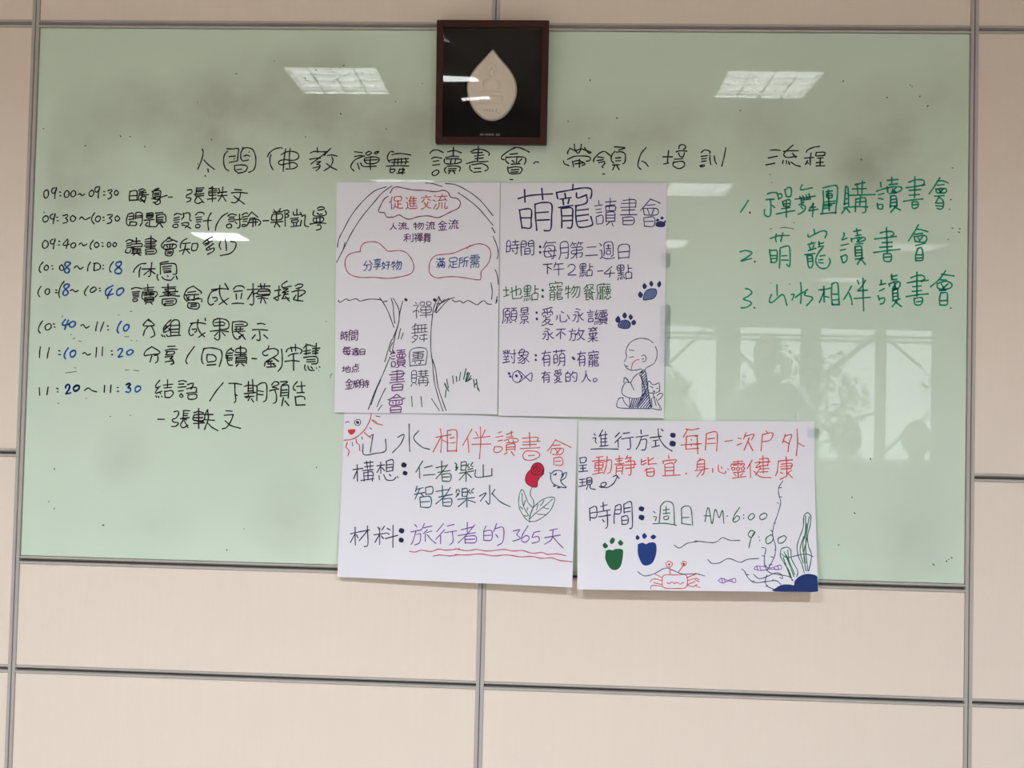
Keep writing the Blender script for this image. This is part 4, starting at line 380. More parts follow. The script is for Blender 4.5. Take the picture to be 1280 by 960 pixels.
    'p4_green': '642,1083 13,22;642,1149 24,0 -8,44;639,1231 97,-6 97,21;702,1027 -13,199;702,1022 35,-51 47,0 28,55 6,209;721,1071 55,-12;749,1026 0,89;721,1111 59,-8;729,1148 4,33 35,-11 -3,-33 -36,11;878,1047 2,177;878,1047 32,-27 47,26 14,199;881,1157 59,-5;877,1224 79,16;1076,1199 16,-132 16,-27 22,181;1068,1133 55,0;1138,1221 25,-166 31,99 29,-89 9,154;1260,1131 4,4;1367,1031 -48,99 -8,66 31,0 24,-44 -23,-22 -27,44;1398,1118 3,5;1398,1156 3,4;1461,1107 -24,40 20,30 32,-38 -9,-37 -19,5;1571,1094 -35,34 6,44 41,-18 11,-44 -23,-16;1490,1315 -31,-15 -24,49 23,33 29,-45 3,-22 -32,78 -20,110;1524,1374 3,2;1528,1414 3,2;1623,1347 -40,44 7,62 43,-29 10,-56 -20,-21;1732,1356 -47,34 4,55 42,-16 21,-51 -20,-22',
    'p4_navywave': '814,1478 46,33 63,-56 63,-16 36,-8;509,1792 54,44 78,-24 94,-67 62,21 78,43 78,-1 67,-1;988,1425 78,13 78,7 40,-22;1192,1414 31,-29 62,32 79,-1;1093,1640 34,44 63,-6 78,-51 93,42 63,-34 94,-12;1017,1813 47,15;1733,713 -36,83 2,88 12,88 -31,154 -24,88 -18,132 22,132 -9,110 -40,111 -32,66;1701,796 19,-4;1702,906 21,-4;1683,968 9,15;1664,1210 -13,4;1623,1292 16,22;1660,1518 -8,4;1547,1497 32,15 -14,99 6,110 39,66 77,20 78,21 30,44;1546,1590 22,10;1620,1600 15,10;1561,1699 18,11;1603,1699 23,-12;1373,1746 22,22 35,87 54,43 93,-12 78,-12 39,43;1407,1807 23,4;1460,1894 16,-17;1472,1806 43,48 63,-23 78,-45 47,21 7,44;1581,1809 -16,77 19,55 54,32;1569,1941 15,-11;1621,1879 11,-16;1702,1851 -15,-17;1706,1565 46,44 79,-23 78,-19 62,28',
    'p4_weed': '1754,1488 -44,22 -12,77 30,88 38,87 22,110;1754,1488 31,32 6,110 45,131 -9,66;1730,1543 37,131 37,154;1745,1576 37,120 30,109;1761,1521 6,131;1721,1609 52,219;1935,1084 -32,40 -8,131 -30,111 -25,110 6,109 30,110 14,87;1935,1084 25,39 -7,110 -25,132 6,109 22,110 -27,176;1916,1124 -3,175 -26,176 20,197;1947,1134 -27,209 -10,176 12,241;1897,1365 -34,154 21,154;1928,1365 -35,198 13,197;1927,1211 -23,176',
    'p4_crab': '766,1662 -23,27 11,40 31,-1 12,-40 -31,-26;891,1661 -19,26 11,27 23,-5 8,-33 -23,-15;774,1729 4,81;891,1709 -47,85;711,1855 24,-33 93,-1 78,-2 15,66 -16,78 -77,12 -94,-3 -23,-39 0,-78;649,1812 62,43;711,1889 -70,-21 -31,33;711,1933 -70,-21;711,1951 -86,-6 -12,34;914,1852 70,-38;921,1885 70,-27 28,15;921,1929 62,-34;921,1940 47,11 31,-23;750,1910 23,11 16,-23 23,22 24,-16 23,22 28,-22;986,1800 23,7;986,1873 31,22;985,1939 39,22',
    'p4_crabdots': '769,1700 3,4;891,1692 3,4',
    'p4_violet': '1478,1734 23,-23 63,6 46,15 86,-35 0,49 -86,-3 -78,18 -54,-16 0,-11;1501,1718 8,37;1525,1713 7,44;1641,1725 8,17;1673,1709 7,37;1176,1881 28,-27 54,22 58,-23 0,48 -50,-17 -55,23 -35,-26;1204,1859 7,44;1227,1858 8,40;1289,1868 5,29',
    'p4_footg_toe': '232,1453 -20,34 20,37 27,-27 -27,-44;290,1397 -19,44 19,33 26,-40 -6,-31 -20,-6;363,1418 -22,38 22,35 25,-29 -25,-44',
    'p4_footg': '238,1553 -2,99 39,100 47,21 42,-45 20,-122 -5,-71 -58,-6 -23,16 -31,-8 -29,16',
    'p4_footb_toe': '504,1361 -14,33 14,29 22,-27 -22,-35;564,1338 -19,33 15,38 27,-31 -23,-40;639,1355 -24,31 24,28 26,-33 -26,-26',
    'p4_footb': '509,1471 0,111 31,110 39,26 55,-38 31,-122 -8,-100 -54,-6 -24,18 -31,-17 -39,18',
    'p4_rock': '1802,1926 9,-55 47,-55 63,-23 70,21 5,54 0,123 -358,5 8,-34 55,-41 63,-5 38,10',
    'p3_mouth': '37,242 62,-10 -2,41 -29,29 -25,-26 -6,-34',
    'p3_eye': '115,112 -22,24 8,41 29,7 16,-33 -9,-36 -22,-3;15,159 16,-15 16,6',
    'p3_pupil': '116,146 7,6',
    'p1_maroon': '803,190 -45,2;757,162 39,-2 -1,-33 -79,4 2,33 39,-2;722,208 -8,4 -2,9 -10,11;722,208 2,-21;676,163 -13,4 -8,9 0,5;757,162 2,62;687,127 -9,18 -3,14 6,76;722,208 8,3 13,10 16,3 6,3 44,0 8,-4;857,132 16,13;857,177 18,-1 2,46;905,155 -9,2 -4,8;907,166 73,-5;908,187 71,-4;909,144 75,-2;945,125 5,10 -1,12 3,60;989,205 -80,3 -4,-53 5,-18 9,-13;860,235 0,-3 8,-8 9,-2 7,0 29,9 77,-5 4,-4;1150,159 -19,-12 -12,-1;1081,147 -25,23 -8,4;1104,131 -1,-11 -4,-8;1044,136 116,-9;1077,174 14,19 22,18 31,13 17,1;1043,233 8,2 17,-7 33,-20 19,-23 7,-14;1295,176 0,50;1186,155 6,0 23,9;1296,105 6,18;1339,152 9,-1 6,10;1339,152 -3,-8 -8,-8;1226,192 -30,37 0,4;1362,212 0,10 -3,4 -26,0 0,-51;1284,124 -5,14 -12,11 -3,11;1201,114 23,11;1225,233 12,0 18,-18 6,-16 0,-21;1246,161 93,-9;1357,120 -113,6',
    'p1_purple': '702,376 5,1 4,9 9,11 11,7 9,4 3,0;702,376 1,-19;702,376 -2,2 -2,7 -9,12 -11,10 -11,6;830,384 1,24;767,374 4,0 13,5;830,350 3,9;855,373 5,-1 4,5;855,373 -2,-4 -5,-4;791,392 -17,17 0,2;869,401 0,5 -2,2 -15,0 0,-25;824,359 -4,7 -6,5 -2,5;775,355 14,5;791,411 7,0 10,-8 3,-8 0,-10;802,377 53,-4;865,357 -65,3;1014,408 17,-10 9,-10 9,-15 3,-14;1004,394 11,-7 11,-11 7,-16;1015,361 55,-2 -1,29 -3,13 -5,6 -14,1;958,366 34,-1;976,352 4,59;997,382 -15,3 -8,3 -19,3;952,376 6,-10 1,-10;1021,350 -6,11 -14,14;1172,381 -1,26;1105,370 3,0 14,5;1174,343 3,10;1200,368 5,0 3,5;1200,368 -2,-4 -5,-4;1129,389 -19,19 0,3;1213,400 -1,5 -1,2 -17,0 2,-27;1166,353 -4,8 -7,6 -2,5;1114,348 15,6;1128,411 7,-1 11,-9 4,-8 1,-11;1142,373 58,-5;1211,351 -70,4;1278,395 8,11;1336,392 -7,13;1305,338 -5,1 -6,7 -15,8 -4,6;1255,365 5,1 15,-6;1305,364 3,50;1265,386 82,-5;1338,356 -7,6 -26,2 -27,1 -3,-5;1261,418 93,-6;1305,338 33,18 3,0 10,5 5,-2;1454,369 -2,31;1379,356 4,0 16,6;1456,325 4,11;1484,354 6,0 4,6;1484,354 -1,-5 -6,-5;1406,379 -21,23 -1,2;1498,391 0,6 -2,3 -18,0 2,-32;1448,337 -5,9 -8,6 -2,7;1391,330 15,7;1404,404 8,0 13,-11 4,-10 1,-13;1421,359 63,-5;1497,334 -77,4;867,486 -6,-1 -5,4 -5,6 -15,12 0,4;892,496 -13,-6 -12,-4;912,497 0,-39;946,449 0,64 -6,2 -14,1;867,518 0,-62;840,476 54,-3;890,452 -9,0 -14,4 -29,4;980,453 -5,-6;1037,454 0,5 20,-1 1,-13 -20,0 -1,9;1024,457 0,3 -22,1 -1,-13 22,-2 1,11;1007,482 52,-3;1065,503 -62,3;1007,482 -1,-12 52,-2 0,23 -50,3 -1,-12;1031,469 4,47;984,519 -3,-38 8,-16 2,-4 -28,1;995,492 0,-3 -7,-5 -7,0 -10,2 -8,7;1080,524 4,0 8,-3 7,-7;1089,506 10,8;1158,492 -35,3;1161,509 -39,3 2,-9;1130,450 0,31;1111,451 -1,32;1148,449 0,31;1143,521 0,-33;1159,464 -76,5;1100,444 -5,2 -1,8 0,26 1,9 -1,8;1077,485 84,-6;1079,461 3,0 5,-5 10,-4 59,-4;1099,514 3,-2 5,-6 3,-8 0,-2 -21,1 -9,7;73,1336 22,-2;111,1356 9,11;144,1327 -2,47 -3,3 -9,0;105,1330 53,-4;130,1328 1,-28;154,1308 -44,4;104,1347 52,-3;72,1364 22,-2 2,-55 -20,2 -4,62;276,1305 -40,2;175,1311 38,-2;202,1355 41,-3;275,1320 -39,2 0,-27 40,-2 -2,76 -1,4 -17,3;174,1326 38,-2 1,-29 -38,3 -2,82;202,1370 41,-3 1,-30 -38,1 -4,2 -1,35;99,1460 5,-3 11,-15 5,-1;138,1474 1,6;139,1461 16,5 0,7;121,1434 -1,7;120,1441 68,-3;156,1493 0,-6 -17,-7;100,1476 93,-6;160,1503 12,-1 4,-5 2,-15 0,-30 -59,4 -4,39 76,-4;210,1452 4,0 10,8;276,1494 8,-1 3,-2 -1,-43 -46,3 -1,27 -3,9 -3,6;211,1475 11,0 0,23;212,1502 10,-4;294,1498 -3,2 -35,3 -16,-1 -13,-4 -5,0;273,1476 0,10 -22,1 1,-11 21,-1 0,1;276,1458 -25,1;262,1468 0,-13;250,1469 26,-1;366,1474 -55,3;366,1495 -55,3;366,1498 0,-45 -55,4 0,45;111,1602 -3,38;94,1617 29,-1;162,1639 3,-41;142,1606 -2,45 8,2 33,-2 9,-3 3,-6;177,1636 7,-2 4,-2 1,-22 -22,4 -32,10 -6,2;92,1645 16,-4 0,-1 10,-2 6,-3;255,1605 32,-2 -1,21 -62,4 2,-21 29,-2;287,1636 8,10;243,1652 -1,-12;210,1655 4,-1 8,-13 3,-1;270,1649 -4,-11;255,1589 40,-3;255,1605 1,-24;152,1775 6,11;203,1771 -8,14;180,1712 -5,2 -6,7 -13,10 -4,5;135,1742 4,1 13,-7;178,1741 -2,54;141,1764 72,-5;206,1732 -5,6 -23,3 -23,1 -3,-6;136,1799 80,-6;180,1712 26,20 3,0 9,5 4,-2;231,1728 6,13;249,1724 1,26;243,1752 -2,12 -3,10 -5,8 -5,3 -2,0;264,1739 4,-13 2,-1;258,1750 1,32 2,1 13,-2 2,-1 0,-9;226,1752 49,-4;352,1737 -35,2;318,1760 36,-2;275,1745 26,-1;277,1775 -3,-50 25,-3 3,45 -25,1;304,1786 9,-9 4,-11 1,-14 -2,-31 35,-4 4,65 -4,2 -10,1;374,1767 8,9;395,1782 8,0 3,-3 1,-37;393,1719 0,24;423,1756 -60,5;419,1726 -51,4;424,1741 -62,5;882,401 9,6',
    'p1_blue': '418,685 13,15 21,17;386,723 -2,13 -9,18 -11,10 -17,8;400,768 4,1 18,-1 5,-3 6,-17 -1,-27 -73,4 -7,-5;377,687 -11,16 -14,17 -9,3;511,667 0,8;488,691 51,-4 0,15 -55,4 -1,-13 5,-2;553,733 -84,7;531,716 -3,6 -16,7 -2,25 -5,3 -10,1;548,714 -69,6;552,673 -81,6;617,723 54,-2;630,756 10,-1 5,-1 0,-41 1,-3 13,-9 4,-7 -40,2;570,758 9,-5 11,-8 7,-10 8,-20 0,-7 -35,0;605,749 0,-3 -15,-7 -16,-7 -1,-4 10,-22 2,-13;746,759 18,-12 10,-13 11,-20 5,-18;737,741 12,-8 13,-15 9,-21;753,698 54,-2 -4,38 -4,16 -7,8 -13,1;695,705 35,-2;715,686 -4,78;732,726 -15,3 -8,4 -20,4;689,718 6,-13 3,-13;760,684 -7,14 -16,19;1301,729 -6,0 -8,-10 -3,-1;1235,691 12,4;1268,731 8,-1 5,-11 3,-1;1280,706 4,6 0,6;1308,727 6,-10 3,-3;1240,741 13,-23 -1,-8;1238,664 14,6;1262,670 73,-5;1299,683 3,57;1315,658 1,24 -35,2 -1,-25;1269,742 -2,-45 66,-4 2,43 -2,3 -10,1;1312,702 14,24 8,0;1385,743 12,-17 5,-3;1406,707 -4,16;1438,712 47,-3;1439,689 42,-3 3,-30 -83,5 -1,30 39,-2;1437,739 2,-50;1402,723 5,1 16,13 19,4 52,-3;1518,700 38,-4 1,-22 -38,3;1605,732 2,-51;1623,680 -45,3;1623,650 -8,-1 -34,8 -2,1 -4,49 -4,14 -9,13;1560,654 -36,6 -4,2 -2,54 -6,17 1,5;1685,677 -23,2;1720,738 0,-30;1700,708 2,-16;1744,673 -25,2;1690,740 -1,-30;1741,659 -22,2;1665,664 20,-1;1757,688 -109,7;1755,661 0,-15 -104,7 -2,2 0,14;1747,630 -91,7;1702,679 -1,-45;1659,742 2,-30 39,-4 50,-2 1,28 -2,2 -9,2',
    'p1_dark': '996,1054 -12,-10;1123,1055 1,11 44,-2 3,-25 -45,0 -3,16;1093,1061 1,7 -49,2 -1,-25 48,-4 1,20;1055,1110 116,-5;1185,1149 -142,7;1055,1110 -1,-22 116,-6 -1,45 -112,5 -2,-22;1110,1085 6,90;1000,1180 -5,-72 21,-30 3,-9 -63,3;1027,1129 -1,-6 -15,-9 -15,-1 -22,5 -18,12;947,1388 9,0 19,-7 16,-14;969,1353 22,14;1128,1324 -83,5;1134,1358 -89,6 3,-19;1062,1239 -1,63;1017,1242 0,63;1103,1236 0,63;1093,1382 0,-66;1128,1266 -174,11;992,1227 -10,4 -3,16 0,52 3,19 -3,16;941,1310 193,-13;944,1262 6,0 13,-12 22,-6 137,-9;991,1367 6,-3 13,-11 7,-17 0,-5 -48,3 -22,15;995,1569 -12,-11;925,1592 193,-11;1056,1545 -4,26 -22,1;957,1476 137,-8;1083,1496 -114,7;924,1599 8,-143 191,-9 -5,134;951,1551 143,-8;1022,1530 2,-58;955,1534 111,-6 10,-17 7,-3 -2,-25 -112,6 3,28 89,-5 9,6;948,1699 54,-3;996,1742 11,15;1002,1667 -54,3;956,1746 -17,23;1139,1714 -97,5;1062,1628 1,52;1088,1679 1,58;1116,1626 1,51;1145,1655 -111,6;1149,1635 -119,6;1157,1733 -132,7;1043,1764 -1,-65 97,-5 1,61 -4,4 -25,4;948,1670 1,61 50,-3 2,-90 -53,3 0,29;1157,1675 -133,7',
    'p1_violet': '857,1548 -85,6;737,1508 -38,3;857,1564 -84,5;795,1494 0,26;830,1517 0,-25;812,1458 0,17;753,1606 12,2 25,-12 0,-13;700,1536 40,-3;834,1581 0,10 35,10;722,1484 0,-15 -12,-12;701,1602 40,-5 0,-38 -41,3 1,40;771,1478 87,-6;864,1454 -102,7;742,1483 -52,3;795,1520 -29,2 0,-26 98,-6 -2,25 -67,5;772,1554 4,30 81,-8 -4,-43 -81,6 0,15;708,1783 124,-9;833,1799 -125,9;677,1740 185,-14;833,1799 -1,-48 -121,9 -3,3 0,45;847,1705 -155,11;676,1672 185,-14;767,1631 1,102;700,1647 131,-9 0,45 -136,13;695,1996 121,-5;759,1890 -2,36;717,1905 6,13;723,1865 3,4 69,-4 7,-5;696,1975 121,-7;785,1914 7,0 8,-11;835,1886 11,-8 0,-5;816,1991 -1,-46 -118,7 -2,44;835,1886 -152,9;673,1885 10,10 2,38 141,-9 7,-3 2,-35;867,1871 -21,2 -44,-13 -3,-5 -30,-16 -11,1 -35,25 -18,6 -32,14 -17,1',
    'p2_green': '77,897 6,75;46,928 63,-3;204,971 -6,-81;148,905 10,90 19,3 73,-3 18,-6 7,-12;237,964 14,-2 7,-6 -3,-43 -47,9 -69,20 -14,2;50,982 33,-7 0,-3 22,-3 14,-6;295,1020 6,-7 3,-15;395,1008 65,-4;429,917 43,-3;358,906 -6,15;324,997 8,21;319,908 5,17;349,1010 -5,-16;367,988 8,17;460,1004 2,-51 -63,3 -5,58;371,956 -69,4;428,955 2,-72;337,937 35,-2 1,-47 -68,6 -2,45 34,-2;339,890 -3,87;299,981 77,-8;699,951 49,-4;681,864 0,-10 -8,-5;753,890 -54,4;622,902 2,24;663,899 -5,24;642,885 3,13;748,963 -49,4;668,961 -54,4;668,982 -54,4;681,921 -78,6;699,883 3,31 51,-3 0,15 -5,3 -49,4 0,65 5,5 54,-4 3,-6 -5,-12 -57,4;652,1009 13,-1 3,-5 -3,-62 -49,3 -2,6 0,60;676,896 -70,5;756,874 0,-16 -75,6 -75,6 0,15;882,985 26,-17 14,-18 15,-27 7,-24;868,959 17,-11 18,-20 12,-28;889,901 80,-4 -4,53 -6,22 -9,11 -20,1;804,911 51,-3;833,885 -3,106;860,939 -23,5 -12,5 -28,5;795,928 9,-17 3,-18;898,882 -9,19 -23,26;1053,878 26,-2;1053,878 0,15;1046,921 -2,-4 -6,-4;1088,981 5,-4 26,-2;1049,965 70,-5;1122,900 -8,1;1122,900 3,7 13,5;1122,900 2,-6 9,-11 0,-11 -39,3;1084,935 2,10;1049,1005 18,-1 19,-6;1114,901 -5,-4 -11,-5;1130,982 -7,7 -2,5;1130,982 -11,-7;1151,941 -11,0 -11,-3 -15,7 -61,5 -15,-1 -13,5;1139,1001 -9,1 -9,-8 -28,-7 -9,-10 -35,3;1049,1005 2,-63 28,-21 7,-3 2,-4 15,-2 6,-4 5,-7;1025,935 32,-19 13,-16 0,-4 -30,-2 -13,13 -9,5;1086,918 11,8 21,11 1,38;1308,968 -6,-6 0,-13;1249,926 -33,2;1306,911 -11,5 1,18;1344,986 -9,-17;1257,863 4,11;1289,972 4,22 2,2 25,-2 5,-9;1306,911 11,4 0,17;1271,991 4,-16;1248,910 -32,2;1305,884 1,27;1342,946 -70,5;1222,994 -2,-33;1215,894 2,51;1208,979 27,-2;1252,999 -4,-107;1234,960 -27,1;1306,911 32,-2 1,22 -65,4 -1,-22 33,-2;1178,999 5,-12 7,-40 -3,-69 150,-9;1337,891 -67,4 -9,-3 -57,3;1206,997 29,-4;1250,941 -47,5',
    'p2_purple': '206,1151 -60,3;102,1086 -6,22;76,1136 46,-3;172,1104 4,-23;147,1130 59,-4;65,1197 9,-20;193,1192 11,3;150,1197 -20,9;84,1211 8,-1 6,-8 1,-43;125,1190 -7,-16;124,1085 -71,6 -3,77 -9,37 2,6;143,1083 68,-4;99,1159 -24,-1 2,-48 46,-3 -2,49 -22,3;147,1130 1,-25 59,-1 -5,71 -57,4 2,-49;282,1193 -28,18;305,1177 35,-3 2,-22 -4,-2 -67,6 -1,2 0,23 35,-4;305,1177 -2,34 -14,3;356,1204 -21,-12 -5,-2 -4,1;266,1101 78,-7;303,1135 0,-20;303,1115 39,-3 2,-36 -2,-2 -74,7 -2,2 0,36 37,-4;358,1130 -108,10;627,1137 -7,-4;575,1207 17,-2;575,1207 -6,7 -16,6 -26,7 -10,-1;575,1207 -2,-5 -9,-4 -11,-14;539,1091 -11,-1;568,1159 37,-6 4,-7;568,1159 -4,17;568,1159 -6,-4 -3,-15;542,1142 -4,10;539,1091 9,14 2,12;592,1135 -11,-6 -2,-10;579,1119 4,-17 -7,-9 0,-10;592,1205 7,7 24,5 15,1 11,-3;618,1111 2,-12 8,-10;539,1091 4,-5 33,-3 50,-11 13,1;592,1205 5,-8 17,-13 0,-10 -50,2 -7,3 -4,5 -11,6 -15,11 -4,0;522,1139 0,-17 28,-5 22,0 7,2 8,-3 31,-5 26,0 0,20;735,1131 4,57 5,5 65,-3 7,-10 0,-7;747,1105 34,13;826,1136 23,32;692,1178 7,-12 3,-24;976,1142 6,-2 29,-22;976,1091 -33,-9 -11,-1 -4,2;889,1186 11,-2 13,-14 17,-29 0,-7 -2,-2 -33,2;937,1192 15,-1 4,-2 3,-57 -3,-24 -43,1;959,1132 8,1 5,7 4,2 4,11 20,17 17,8 5,-2;1131,1143 -52,5;1096,1091 8,7 2,11;1080,1192 55,-5;1080,1192 0,-24 54,-5 1,24;1078,1130 54,-5;1144,1106 -82,7;1256,1094 0,14;1271,1121 1,20;1306,1206 -27,-7 -3,-1 0,-7;1180,1092 -21,42;1242,1123 1,20;1219,1181 79,-5;1219,1171 78,-5;1157,1215 4,-28;1245,1202 -32,12;1245,1202 -1,-8;1199,1162 -37,4;1203,1200 -6,-20;1181,1133 -2,10 -12,13 -5,10;1184,1212 -4,-27;1302,1091 -93,6;1242,1123 59,-4 0,18 -88,8 2,-20 27,-2;1244,1194 49,-4 5,-4 -1,-32 -76,5 -1,32 2,4 22,-1;1196,1146 6,24;1217,1112 78,-5;1195,1114 -9,16 -27,4;613,1305 7,-2 27,-18;609,1262 -34,-8 -11,0 -5,1;527,1342 11,-2 12,-11 16,-24 -1,-7 -2,-1 -33,2;576,1347 16,0 4,-2 -2,-48 -4,-20 -44,1;594,1297 9,1 5,6 5,1 5,9 22,14 18,7 4,-2;746,1281 -10,2 -21,18 -23,12;764,1283 36,21;800,1254 -104,6;756,1257 -2,8 -5,5 -3,7 -2,62;884,1252 4,7 0,3;945,1348 17,-6 23,-15 5,-2;1034,1344 -12,-3 -22,-14 -10,-2;990,1316 8,-3 5,-9 13,-25 -1,-11;990,1316 0,9;943,1297 -21,1;961,1270 69,-3;847,1274 81,-4;855,1352 13,-15 8,-19 -5,-46;957,1285 -6,2 -6,7 -2,11;990,1316 -10,-2 -17,-28 -6,-1 11,-37;891,1351 6,1 21,-3 4,-15 -1,-39 -48,0;1077,1361 7,1 16,-7 21,-16 2,-8;1135,1237 0,10;1193,1349 -8,5 -21,-7 -17,-10 -1,-8;1118,1250 -4,7 -5,4 -6,9;1190,1287 -109,9;1169,1280 -2,29 -65,5 1,-28;1134,1360 1,-77;1187,1325 -106,9;1189,1243 -27,2 -6,8 -4,1;1091,1275 12,-5 53,-5 10,-2 15,4;1166,1263 0,-6 -12,-12 -72,6;76,1458 -13,1 -11,-11;102,1495 11,-15;162,1513 -10,-21;127,1444 -12,12 -13,2;74,1487 -3,-5;49,1550 83,-13;76,1469 0,-28;165,1548 19,-1 5,-4 -2,-106;102,1467 -1,-27;90,1543 0,-46;118,1518 -59,3;48,1470 82,-4 11,6 64,-3;123,1496 -67,3;365,1539 -22,-15 -11,-12 -1,-6;277,1427 -4,11;296,1504 -25,15 -26,10;353,1491 -20,10 -2,5 -19,7 -6,7 -32,20 -24,8 -11,1;231,1507 7,4 19,-8 15,-10 11,-9 8,-3 59,-2 -3,-26 -98,8 -17,3;291,1481 19,-36 0,-10 -44,3 -15,14 -4,13 1,19 26,0 20,14 2,6 5,0 4,4 12,20 0,8 -8,14 -11,5 -13,1 -7,-4;546,1499 -7,2 -13,21 -4,0;614,1512 -65,6;615,1537 -65,6;599,1568 14,-1 3,-5 -3,-78 -64,6;627,1455 -106,10;551,1573 -5,-74 17,-57;668,1512 41,-3;796,1529 -55,4;795,1500 -54,4;759,1456 -1,-25;696,1436 1,25;669,1543 42,-6 -4,-57 -39,3 2,71;659,1450 141,-11;717,1568 16,-14 8,-21 -1,-58 53,-4 5,89 -6,5 -14,1;976,1498 -7,3 -12,19 -3,1;1038,1511 -60,5;1040,1535 -61,6;1025,1565 13,-1 3,-5 -4,-75 -58,6;1051,1457 -98,9;981,1569 -5,-71 15,-54;1159,1524 38,-4;1146,1450 0,-9 -6,-4;1201,1471 -42,4;1100,1482 2,20;1132,1480 -4,20;1116,1468 2,11;1197,1534 -38,3;1136,1532 -42,4;1136,1550 -42,4;1146,1498 -60,5;1159,1466 2,27 40,-4 0,13 -4,3 -38,3 0,56 4,4 42,-4 2,-5 -4,-10 -44,3;1124,1573 10,-1 2,-4 -2,-53 -38,3 -2,5 0,51;1142,1477 -54,4;1203,1458 0,-13 -57,5 -58,5 0,13;547,1660 -7,2 -12,14 -3,1;609,1669 -60,4;610,1687 -60,5;595,1710 13,-1 4,-3 -4,-57 -59,4;622,1628 -98,7;551,1713 -4,-53 15,-42;750,1648 -5,-3;715,1699 12,-2;715,1699 -4,5 -10,5 -18,5 -8,-1;715,1699 -1,-4 -6,-3 -8,-9;688,1616 -7,-1;710,1664 25,-4 3,-5;710,1664 -3,13;710,1664 -5,-3 -2,-10;691,1652 -3,7;688,1616 7,10 2,8;725,1647 -7,-4 -2,-7;716,1636 3,-13 -5,-6 0,-7;727,1697 5,5 16,4 11,1 7,-3;743,1630 1,-9 6,-7;688,1616 3,-4 23,-2 34,-8 9,0;727,1697 3,-5 12,-10 -1,-7 -34,2 -4,2 -3,4 -8,4 -10,8 -3,0;678,1650 -1,-12 20,-4 15,0 4,2 6,-3 21,-3 18,0 0,14;815,1665 48,-3;832,1635 6,-18;895,1656 23,16;893,1630 52,-2 1,38 -3,25 -6,7 -23,3;818,1705 -5,-68 48,-3 4,60 -48,4;899,1615 -6,15 -14,19;1056,1640 7,2 6,15 14,20 16,12 13,7 4,0;1056,1640 0,-33;1056,1640 -3,5 -3,11 -11,22 -16,17 -15,10',
}

# ------------------------------------------------------------------ pen strokes
def smooth(P, closed=False):
    if len(P) < 3: return P
    out = []
    n = len(P)
    for i in range(n-1):
        a = P[i-1] if i > 0 else (P[0]*2-P[1]); b = P[i]; c = P[i+1]; d = P[i+2] if i+2 < n else (P[-1]*2-P[-2])
        k = max(1, min(6, int((c-b).length/.004)+1))
        for j in range(k):
            t = j/k
            out.append(.5*((2*b)+(c-a)*t+(2*a-5*b+4*c-d)*t*t+(3*b-a-3*c+d)*t**3))
    out.append(P[-1])
    return out

def decode(s):
    res = []
    for st in s.split(';'):
        x = y = 0; pts = []
        for k, p in enumerate(st.split(' ')):
            a, b = p.split(','); a, b = int(a), int(b)
            x, y = (a, b) if k == 0 else (x+a, y+b)
            pts.append((x, y))
        res.append(pts)
    return res

def stroke(bm, P, w, fn, rnd):
    """a pen line of width w through 2-D points P (metres), put on a surface by fn"""
    if len(P) == 1: P = [P[0], P[0]+Vector((.0004, 0))]
    P = smooth(P)
    Q = [P[0]]
    for p in P[1:]:
        if (p-Q[-1]).length > 1e-5: Q.append(p)
    if len(Q) < 2: Q.append(Q[0]+Vector((1e-4, 0)))
    n = len(Q); ph = rnd.uniform(0, 6); L = []; R = []
    h = w/2
    for i, p in enumerate(Q):
        d = (Q[min(i+1, n-1)]-Q[max(i-1, 0)]).normalized()
        nn = Vector((-d.y, d.x)); hw = h*(1+.12*math.sin(ph+i*.9))
        if i == 0:
            for a in (150, 120): L.append(p+nn*(hw*math.sin(math.radians(a)))+d*(hw*math.cos(math.radians(a)))); R.append(p-nn*(hw*math.sin(math.radians(a)))+d*(hw*math.cos(math.radians(a))))
        L.append(p+nn*hw); R.append(p-nn*hw)
        if i == n-1:
            for a in (60, 30): L.append(p+nn*(hw*math.sin(math.radians(a)))+d*(hw*math.cos(math.radians(a)))); R.append(p-nn*(hw*math.sin(math.radians(a)))+d*(hw*math.cos(math.radians(a))))
    VL = [bm.verts.new(fn(v)) for v in L]; VR = [bm.verts.new(fn(v)) for v in R]
    for i in range(len(VL)-1): bm.faces.new((VL[i], VL[i+1], VR[i+1], VR[i]))

def filled(bm, P, fn):
    P = smooth(P)
    tris = tessellate_polygon([[Vector((p.x, p.y, 0)) for p in P]])
    V = [bm.verts.new(fn(p)) for p in P]
    for t in tris:
        try: bm.faces.new([V[i] for i in t])
        except ValueError: pass

INKM = {}
def ink(r, g, b, rough=.5):
    k = (r, g, b)
    if k not in INKM: INKM[k] = mat('ink_%d_%d_%d' % k, srgb(r, g, b), rough, spec=.3, noise=.12, nscale=60)
    return INKM[k]

rnd = random.Random(3)
def board_fn(v): return (v.x, BY-.0004, v.y)
def board_ink(strokes, w, m, name, label=None):
    bm = bmesh.new()
    for st in strokes: stroke(bm, [Vector((a/4000, b/4000)) for a, b in st], w, board_fn, rnd)
    o = on_board(link(name, bm, m))
    if label: o['label'] = label
    o['kind'] = 'stuff'      # many small pen strokes of one line of writing
    return o
def by_rows(strokes, centres):
    rows = [[] for _ in centres]
    for st in strokes:
        z = (max(p[1] for p in st)+min(p[1] for p in st))/8000
        rows[min(range(len(centres)), key=lambda i: abs(centres[i]-z))].append(st)
    return rows
board_ink(decode(INK['heading']), 0.0034, ink(16, 15, 12), 'handwriting', 'black handwritten heading')
ROWZ = [1.7929,1.7245,1.6520,1.5921,1.5322,1.4415,1.3695,1.2812,1.2013]
for k, rw in enumerate(by_rows(decode(INK['agenda_black']), ROWZ)):
    if rw: board_ink(rw, .0035, ink(14, 14, 11), 'handwriting', 'black handwritten agenda line')
